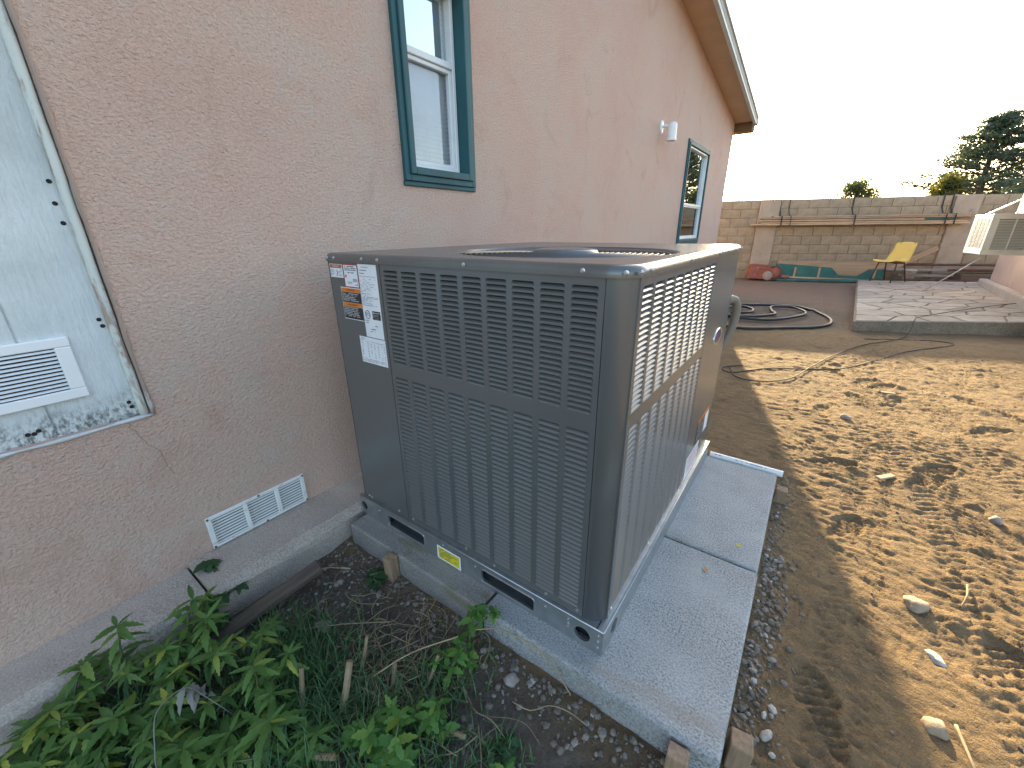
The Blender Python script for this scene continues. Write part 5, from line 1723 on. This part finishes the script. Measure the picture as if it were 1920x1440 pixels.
for (sx, sy) in seeds:
    poly = [(0.02, 0.02), (2.28, 0.02), (2.28, 4.96), (0.02, 4.96)]
    for (ox, oy) in seeds:
        dx, dy = ox - sx, oy - sy
        L_ = math.hypot(dx, dy)
        if 0 < L_ < 1.6:
            poly = clip(poly, dx / L_, dy / L_, (dx * (ox + sx) + dy * (oy + sy)) / 2 / L_ - 0.011)
            if len(poly) < 3:
                break
    if len(poly) < 3:
        continue
    cx, cy = sum(q[0] for q in poly) / len(poly), sum(q[1] for q in poly) / len(poly)
    if sum(abs(q[0] - cx) + abs(q[1] - cy) for q in poly) / len(poly) < 0.08:
        continue
    h = 0.009 + rp.uniform(0, 0.004)
    n_ = len(poly)
    vt = [patio_pt(x / 2.3, y / 5.0, h) for x, y in [(cx + (q[0] - cx) * 0.975, cy + (q[1] - cy) * 0.975) for q in poly]]
    vb = [patio_pt(x / 2.3, y / 5.0, -0.004) for x, y in poly]
    mb = MB().add(vt + vb, [tuple(range(n_))] + [(i, i + n_, (i + 1) % n_ + n_, (i + 1) % n_) for i in range(n_)])
    obj("flagstone", mb, M_STONE, po)

# yellow chair
chair = thing("plastic_chair", "yellow plastic shell chair with dark metal legs at the back of the patio", "chair", (3.00, 11.30, 0.07))
chair.rotation_euler = (0, 0, math.radians(50))
prof = [(-0.30, 0.415), (-0.285, 0.435), (-0.15, 0.425), (0.02, 0.405), (0.10, 0.42), (0.15, 0.49), (0.20, 0.62), (0.245, 0.76), (0.262, 0.80), (0.268, 0.805)]
vs, fs = [], []
nw_ = 8
for i, (x, z) in enumerate(prof):
    hw = 0.225 if i < 5 else 0.22 - 0.012 * (i - 5)
    if i in (0, len(prof) - 1):
        hw -= 0.03
    for k in range(nw_ + 1):
        s = -1 + 2 * k / nw_
        up = 0.022 * abs(s) ** 4
        vs.append((x - (0.02 * abs(s) ** 4 if i > 4 else 0), s * hw, z + (up if i <= 5 else 0)))
m_ = nw_ + 1
for i in range(len(prof) - 1):
    for k in range(nw_):
        fs.append((i * m_ + k, i * m_ + k + 1, (i + 1) * m_ + k + 1, (i + 1) * m_ + k))
o = obj("seat_shell", MB().add(vs, fs), M_YELLOW, chair, smooth=True)
sd = o.modifiers.new("thickness", 'SOLIDIFY')
sd.thickness = 0.012
for (x0, x1, y0) in ((-0.14, -0.22, -0.19), (-0.14, -0.22, 0.19), (0.05, 0.20, -0.19), (0.05, 0.20, 0.19)):
    obj("leg", MB().tube(spline([(x0, y0 * 0.8, 0.405), (x0 + (x1 - x0) * 0.15, y0 * 0.95, 0.37), (x1, y0 * 1.1, 0.0)], 5), 0.0125, 8), M_LEGS, chair, smooth=True)
obj("seat_frame", MB().tube([(-0.14, -0.15, 0.403), (-0.14, 0.15, 0.403)], 0.011, 8).tube([(0.05, -0.15, 0.395), (0.05, 0.15, 0.395)], 0.011, 8).tube([(-0.14, -0.15, 0.4), (0.05, -0.15, 0.395)], 0.011, 8).tube([(-0.14, 0.15, 0.4), (0.05, 0.15, 0.395)], 0.011, 8), M_LEGS, chair, smooth=True)

# ------------------------------------------------------------------ annex on the right with its window unit
AT = Vector((-0.050, -0.9987, 0)).normalized()       # along the annex wall, towards the camera
AN = Vector((-0.9987, 0.050, 0)).normalized()        # outwards, towards the yard
A0 = Vector((4.43, 11.0, 0))
def ap(s, z, off=0.0):
    q = A0 + AT * s + AN * off
    return (q.x, q.y, z)
annex = thing("annex_building", "pink stucco annex at the right edge behind the patio", "building", tuple(A0))
mb = MB()
back = -3.2
def abox(mb, s0, s1, z0, z1, o0, o1):
    vs = [ap(s0, z0, o0), ap(s1, z0, o0), ap(s1, z0, o1), ap(s0, z0, o1), ap(s0, z1, o0), ap(s1, z1, o0), ap(s1, z1, o1), ap(s0, z1, o1)]
    vs = [tuple(Vector(q) - A0) for q in vs]
    mb.add(vs, [(0, 3, 2, 1), (4, 5, 6, 7), (0, 1, 5, 4), (1, 2, 6, 5), (2, 3, 7, 6), (3, 0, 4, 7)])
    return mb
obj("wall", abox(MB(), 0, 4.7, -0.12, 2.1, back, 0.0), M_ANNEX, annex)
obj("plinth", abox(MB(), -0.1, 4.7, -0.12, 0.235, 0.003, 0.13), M_LEDGE, annex, bevel=0.02)
obj("eave", abox(MB(), 2.2, 3.9, 1.52, 1.80, 0.004, 0.33), M_PEACH, annex, bevel=0.01)
obj("roof", abox(MB(), 2.2, 3.95, 2.152, 2.28, back - 0.2, 0.36), M_ROOF, annex)
obj("roof_tile_edge", abox(MB(), 1.9, 3.6, 2.30, 2.44, -0.6, 0.42), M_TILE, annex, bevel=0.02)

acO = Vector((3.61, 8.269, 0.792))
acR = Vector((0.989, -0.15, 0)).normalized()
acT = Vector((0.15, 0.989, 0)).normalized()
acT = Vector((-0.13, 0.99, 0)).normalized()
acR = Vector((0.99, 0.13, 0)).normalized()
HA, BA, TA = 0.555, 0.47, 0.62
wa = thing("window_air_conditioner", "aged cream window air conditioner sticking out of the annex wall", "window air conditioner", tuple(acO))
def lp(u, t, z):
    q = acR * u + acT * t
    return (q.x, q.y, z)
def lbox(mb, u0, u1, t0, t1, z0, z1):
    vs = [lp(u0, t0, z0), lp(u1, t0, z0), lp(u1, t1, z0), lp(u0, t1, z0), lp(u0, t0, z1), lp(u1, t0, z1), lp(u1, t1, z1), lp(u0, t1, z1)]
    mb.add(vs, [(0, 3, 2, 1), (4, 5, 6, 7), (0, 1, 5, 4), (1, 2, 6, 5), (2, 3, 7, 6), (3, 0, 4, 7)])
    return mb
obj("cabinet", lbox(MB(), 0.0, BA + 0.20, 0.03, TA, 0.0, HA), M_COOLWHITE, wa, bevel=0.012)
fm = MB()
for a in ((-0.012, BA, 0.0, 0.029, 0.0, 0.075), (-0.012, BA, 0.0, 0.029, HA - 0.07, HA + 0.004), (-0.012, 0.07, 0.0, 0.029, 0.075, HA - 0.07), (BA - 0.05, BA, 0.0, 0.029, 0.075, HA - 0.07), (0.232, 0.252, 0.002, 0.029, 0.075, HA - 0.07)):
    lbox(fm, *a)
obj("grille_frame", fm, M_CREAM, wa, bevel=0.006, seg=2)
obj("grille_backing", lbox(MB(), 0.06, BA - 0.04, 0.0285, 0.0295, 0.06, HA - 0.06), M_DARK, wa)
mb = MB().obox((0, 0, 0), acR * 0.083, acT * 0.010 + Vector((0, 0, 0.0075)), acT * 0.001 + Vector((0, 0, 0.0012)))
fin = mb.mesh("slat", M_CREAM)
for uc in (0.150, 0.338):
    for k in range(19):
        link("slat", fin, wa, lp(uc, 0.013, 0.088 + k * 0.0212))
obj("handle_strip", lbox(MB(), 0.06, BA - 0.08, -0.012, -0.001, 0.055, 0.075), M_CREAM, wa, bevel=0.004)
mb = MB()
for c in range(4):
    for k in range(22):
        lbox(mb, -0.004, -0.001, 0.10 + c * 0.115, 0.195 + c * 0.115, 0.10 + k * 0.0185, 0.109 + k * 0.0185)
side = obj("side_grille", mb, M_INK, wa)
for (p, q, lab) in ((tuple(acO + Vector(lp(0.01, 0.30, HA))), (4.2, 7.6, 1.86), "thin pale support wire rising from the cream air conditioner, left one"),
                    (tuple(acO + Vector(lp(0.30, 0.28, HA))), (4.22, 8.0, 1.86), "thin pale support wire rising from the cream air conditioner, right one"),
                    (tuple(acO + Vector(lp(0.10, 0.10, 0.0))), (3.42, 9.9, 0.09), "pale rod bracing the cream air conditioner down to the patio")):
    tag(obj("support_wire", MB().tube([p, q], 0.009, 6), M_PVC, smooth=True), lab, "wire", "wires holding the window air conditioner")

# ------------------------------------------------------------------ hose and cables
def cable(name, pts, r, mat, label, cat, jit=0.0):
    q = [(x, y, gz(x, y) + r * 0.9 + dz) for x, y, dz in [(a if len(a) == 3 else (a[0], a[1], 0)) for a in pts]]
    P = spline(q, 8)
    P = [Vector((v.x, v.y, max(v.z, gz(v.x, v.y) + r * 0.7))) for v in P]
    o = obj(name, MB().tube(P, r, 8), mat, smooth=True)
    tag(o, label, cat)
hp = [(0.55, 7.2), (0.95, 7.5), (1.25, 7.62), (1.62, 7.60), (1.95, 7.0), (2.02, 6.42), (1.86, 6.0), (1.50, 5.72), (1.05, 5.35), (0.75, 5.5), (0.62, 6.1), (0.9, 6.0, 0.02), (1.30, 6.12, 0.02), (1.60, 6.55, 0.02), (1.70, 7.0, 0.02), (1.50, 7.4, 0.02), (1.22, 7.3, 0.02), (1.25, 6.9, 0.02), (1.32, 6.45, 0.04), (1.05, 6.1, 0.04), (0.72, 6.0, 0.04), (0.55, 6.5, 0.02), (0.75, 7.0, 0.03), (0.98, 6.85, 0.03), (1.0, 6.4, 0.05), (0.78, 6.15, 0.05)]
cable("garden_hose", hp, 0.020, M_HOSE, "thick black hose coiled on the shaded dirt behind the air conditioner", "hose")
c1 = [(2.344, 5.62), (2.77, 5.85), (3.05, 5.95), (3.149, 5.80), (2.679, 5.137), (2.422, 4.677), (2.1, 4.077), (1.85, 3.847), (1.515, 3.638), (1.238, 3.334), (1.15, 3.45), (1.30, 3.62)]
cable("extension_cord", c1, 0.0048, M_CABLE, "thin black extension cord looping over the sunlit dirt to the patio edge", "cord")
c2 = [(1.20, 3.50), (1.30, 3.20), (1.50, 3.18), (1.703, 3.403), (1.849, 3.905), (2.02, 4.497), (2.30, 5.2), (2.62, 5.70), (2.75, 5.98)]
def cable2():
    q = [(x, y, gz(x, y) + 0.009) for x, y in c2] + [(2.83, 6.24, 0.0), (2.86, 6.42, 0.075), (2.95, 6.64, 0.080), (3.39, 7.33, 0.095), (3.85, 7.93, 0.118), (4.25, 8.42, 0.132)]
    P = spline(q, 8)
    P = [Vector((v.x, v.y, max(v.z, gz(v.x, v.y) + 0.006))) for v in P]
    tag(obj("extension_cord", MB().tube(P, 0.0048, 8), M_CABLE, smooth=True), "thin dark cord running from the dirt up over the flagstone patio", "cord")
cable2()

# ------------------------------------------------------------------ trees beyond the wall
def foliage(mb, centre, rad, n, size, r, flat=0.6):
    for _ in range(n):
        while True:
            d = Vector((r.uniform(-1, 1), r.uniform(-1, 1), r.uniform(-1, 1)))
            if 0.2 < d.length < 1:
                break
        q = Vector(centre) + Vector((d.x * rad[0], d.y * rad[1], d.z * rad[2]))
        a, b = Vector((r.uniform(-1, 1), r.uniform(-1, 1), r.uniform(-flat, flat))).normalized(), Vector((r.uniform(-1, 1), r.uniform(-1, 1), r.uniform(-1, 1)))
        b = (b - a * b.dot(a)).normalized()
        s = size * r.uniform(0.6, 1.4)
        mb.add([q - a * s, q + b * s * 0.38, q + a * s, q - b * s * 0.38], [(0, 1, 2, 3)])

def pine(x, y, h, label):
    r = random.Random(31)
    t = thing("pine_tree", label, "tree", (x, y, -0.1))
    mb = MB()
    trunk = [(0, 0, 0), (0.15, 0.05, h * 0.35), (0.05, 0.0, h * 0.7), (0.2, 0.1, h * 0.97)]
    mb.tube(spline(trunk, 5), [0.26 * (1 - 0.9 * i / 15) + 0.02 for i in range(16)], 8)
    cr = MB()
    for lv in range(17):
        f = 0.33 + 0.65 * lv / 16
        reach = (1 - f) ** 0.75 * h * 0.66 + 0.35
        for k in range(5 if lv < 13 else 4):
            a = lv * 1.9 + k * 2 * math.pi / 5 + r.uniform(-.35, .35)
            L_ = reach * r.uniform(0.6, 1.1)
            base = Vector((0.12, 0.05, h * f))
            tip = base + Vector((math.cos(a) * L_, math.sin(a) * L_, L_ * r.uniform(0.12, 0.38)))
            midp = (base + tip) / 2 + Vector((0, 0, -0.05 * L_))
            mb.tube(spline([base, midp, tip], 3), [0.06 * (1 - f * 0.6) * (1 - 0.8 * i / 6) + 0.012 for i in range(7)], 5)
            for j in range(5):
                q = base.lerp(tip, 0.35 + 0.65 * (j + r.random() * 0.6) / 5)
                q += Vector((r.uniform(-.25, .25), r.uniform(-.25, .25), r.uniform(0.0, .22)))
                foliage(cr, q, (0.46, 0.46, 0.17), 36, 0.115, r)
    obj("trunk", mb, M_BARK, t, smooth=True)
    obj("crown", cr, M_PINE, t)
pine(9.2, 40.9, 7.55, "tall dark pine rising behind the block wall at the right")

def round_tree(name, x, y, h, w, mat, n, size, label, seed):
    r = random.Random(seed)
    t = thing(name, label, "tree" if "tree" in name else "shrub", (x, y, -0.1))
    mb = MB()
    mb.tube(spline([(0, 0, 0), (0.05, 0, h * 0.4), (0, 0.05, h * 0.75)], 4), [0.12 * (1 - 0.6 * i / 8) for i in range(9)], 7)
    cr = MB()
    for k in range(44):
        a, e = r.uniform(0, 6.28), r.uniform(-1.3, 1.3)
        rr = r.uniform(0.25, 0.95)
        q = Vector((math.cos(a) * w / 2 * rr * math.cos(e), math.sin(a) * w / 2 * rr * math.cos(e), h * 0.70 + h * 0.28 * math.sin(e) * rr))
        if k % 2 == 0:
            mb.tube([(0, 0, h * 0.5), tuple(q * 0.5 + Vector((0, 0, h * 0.3))), tuple(q)], [0.04, 0.025, 0.01], 5)
        foliage(cr, q, (w * 0.17, w * 0.17, h * 0.07), n // 26, size, r, 1.0)
    obj("trunk", mb, M_BARK, t, smooth=True)
    obj("crown", cr, mat, t)
round_tree("round_tree", 2.95, 40.6, 4.95, 2.7, M_ROUND, 1900, 0.10, "small round green tree just showing over the middle of the block wall", 5)
round_tree("yellow_shrub", 7.35, 38.0, 4.5, 2.0, M_YSHRUB, 2200, 0.10, "yellow green shrub beside the foot of the pine", 6)
round_tree("dark_shrub", 10.5, 34.0, 3.75, 4.2, M_PINE, 1800, 0.11, "low dark shrub under the right side of the pine", 7)
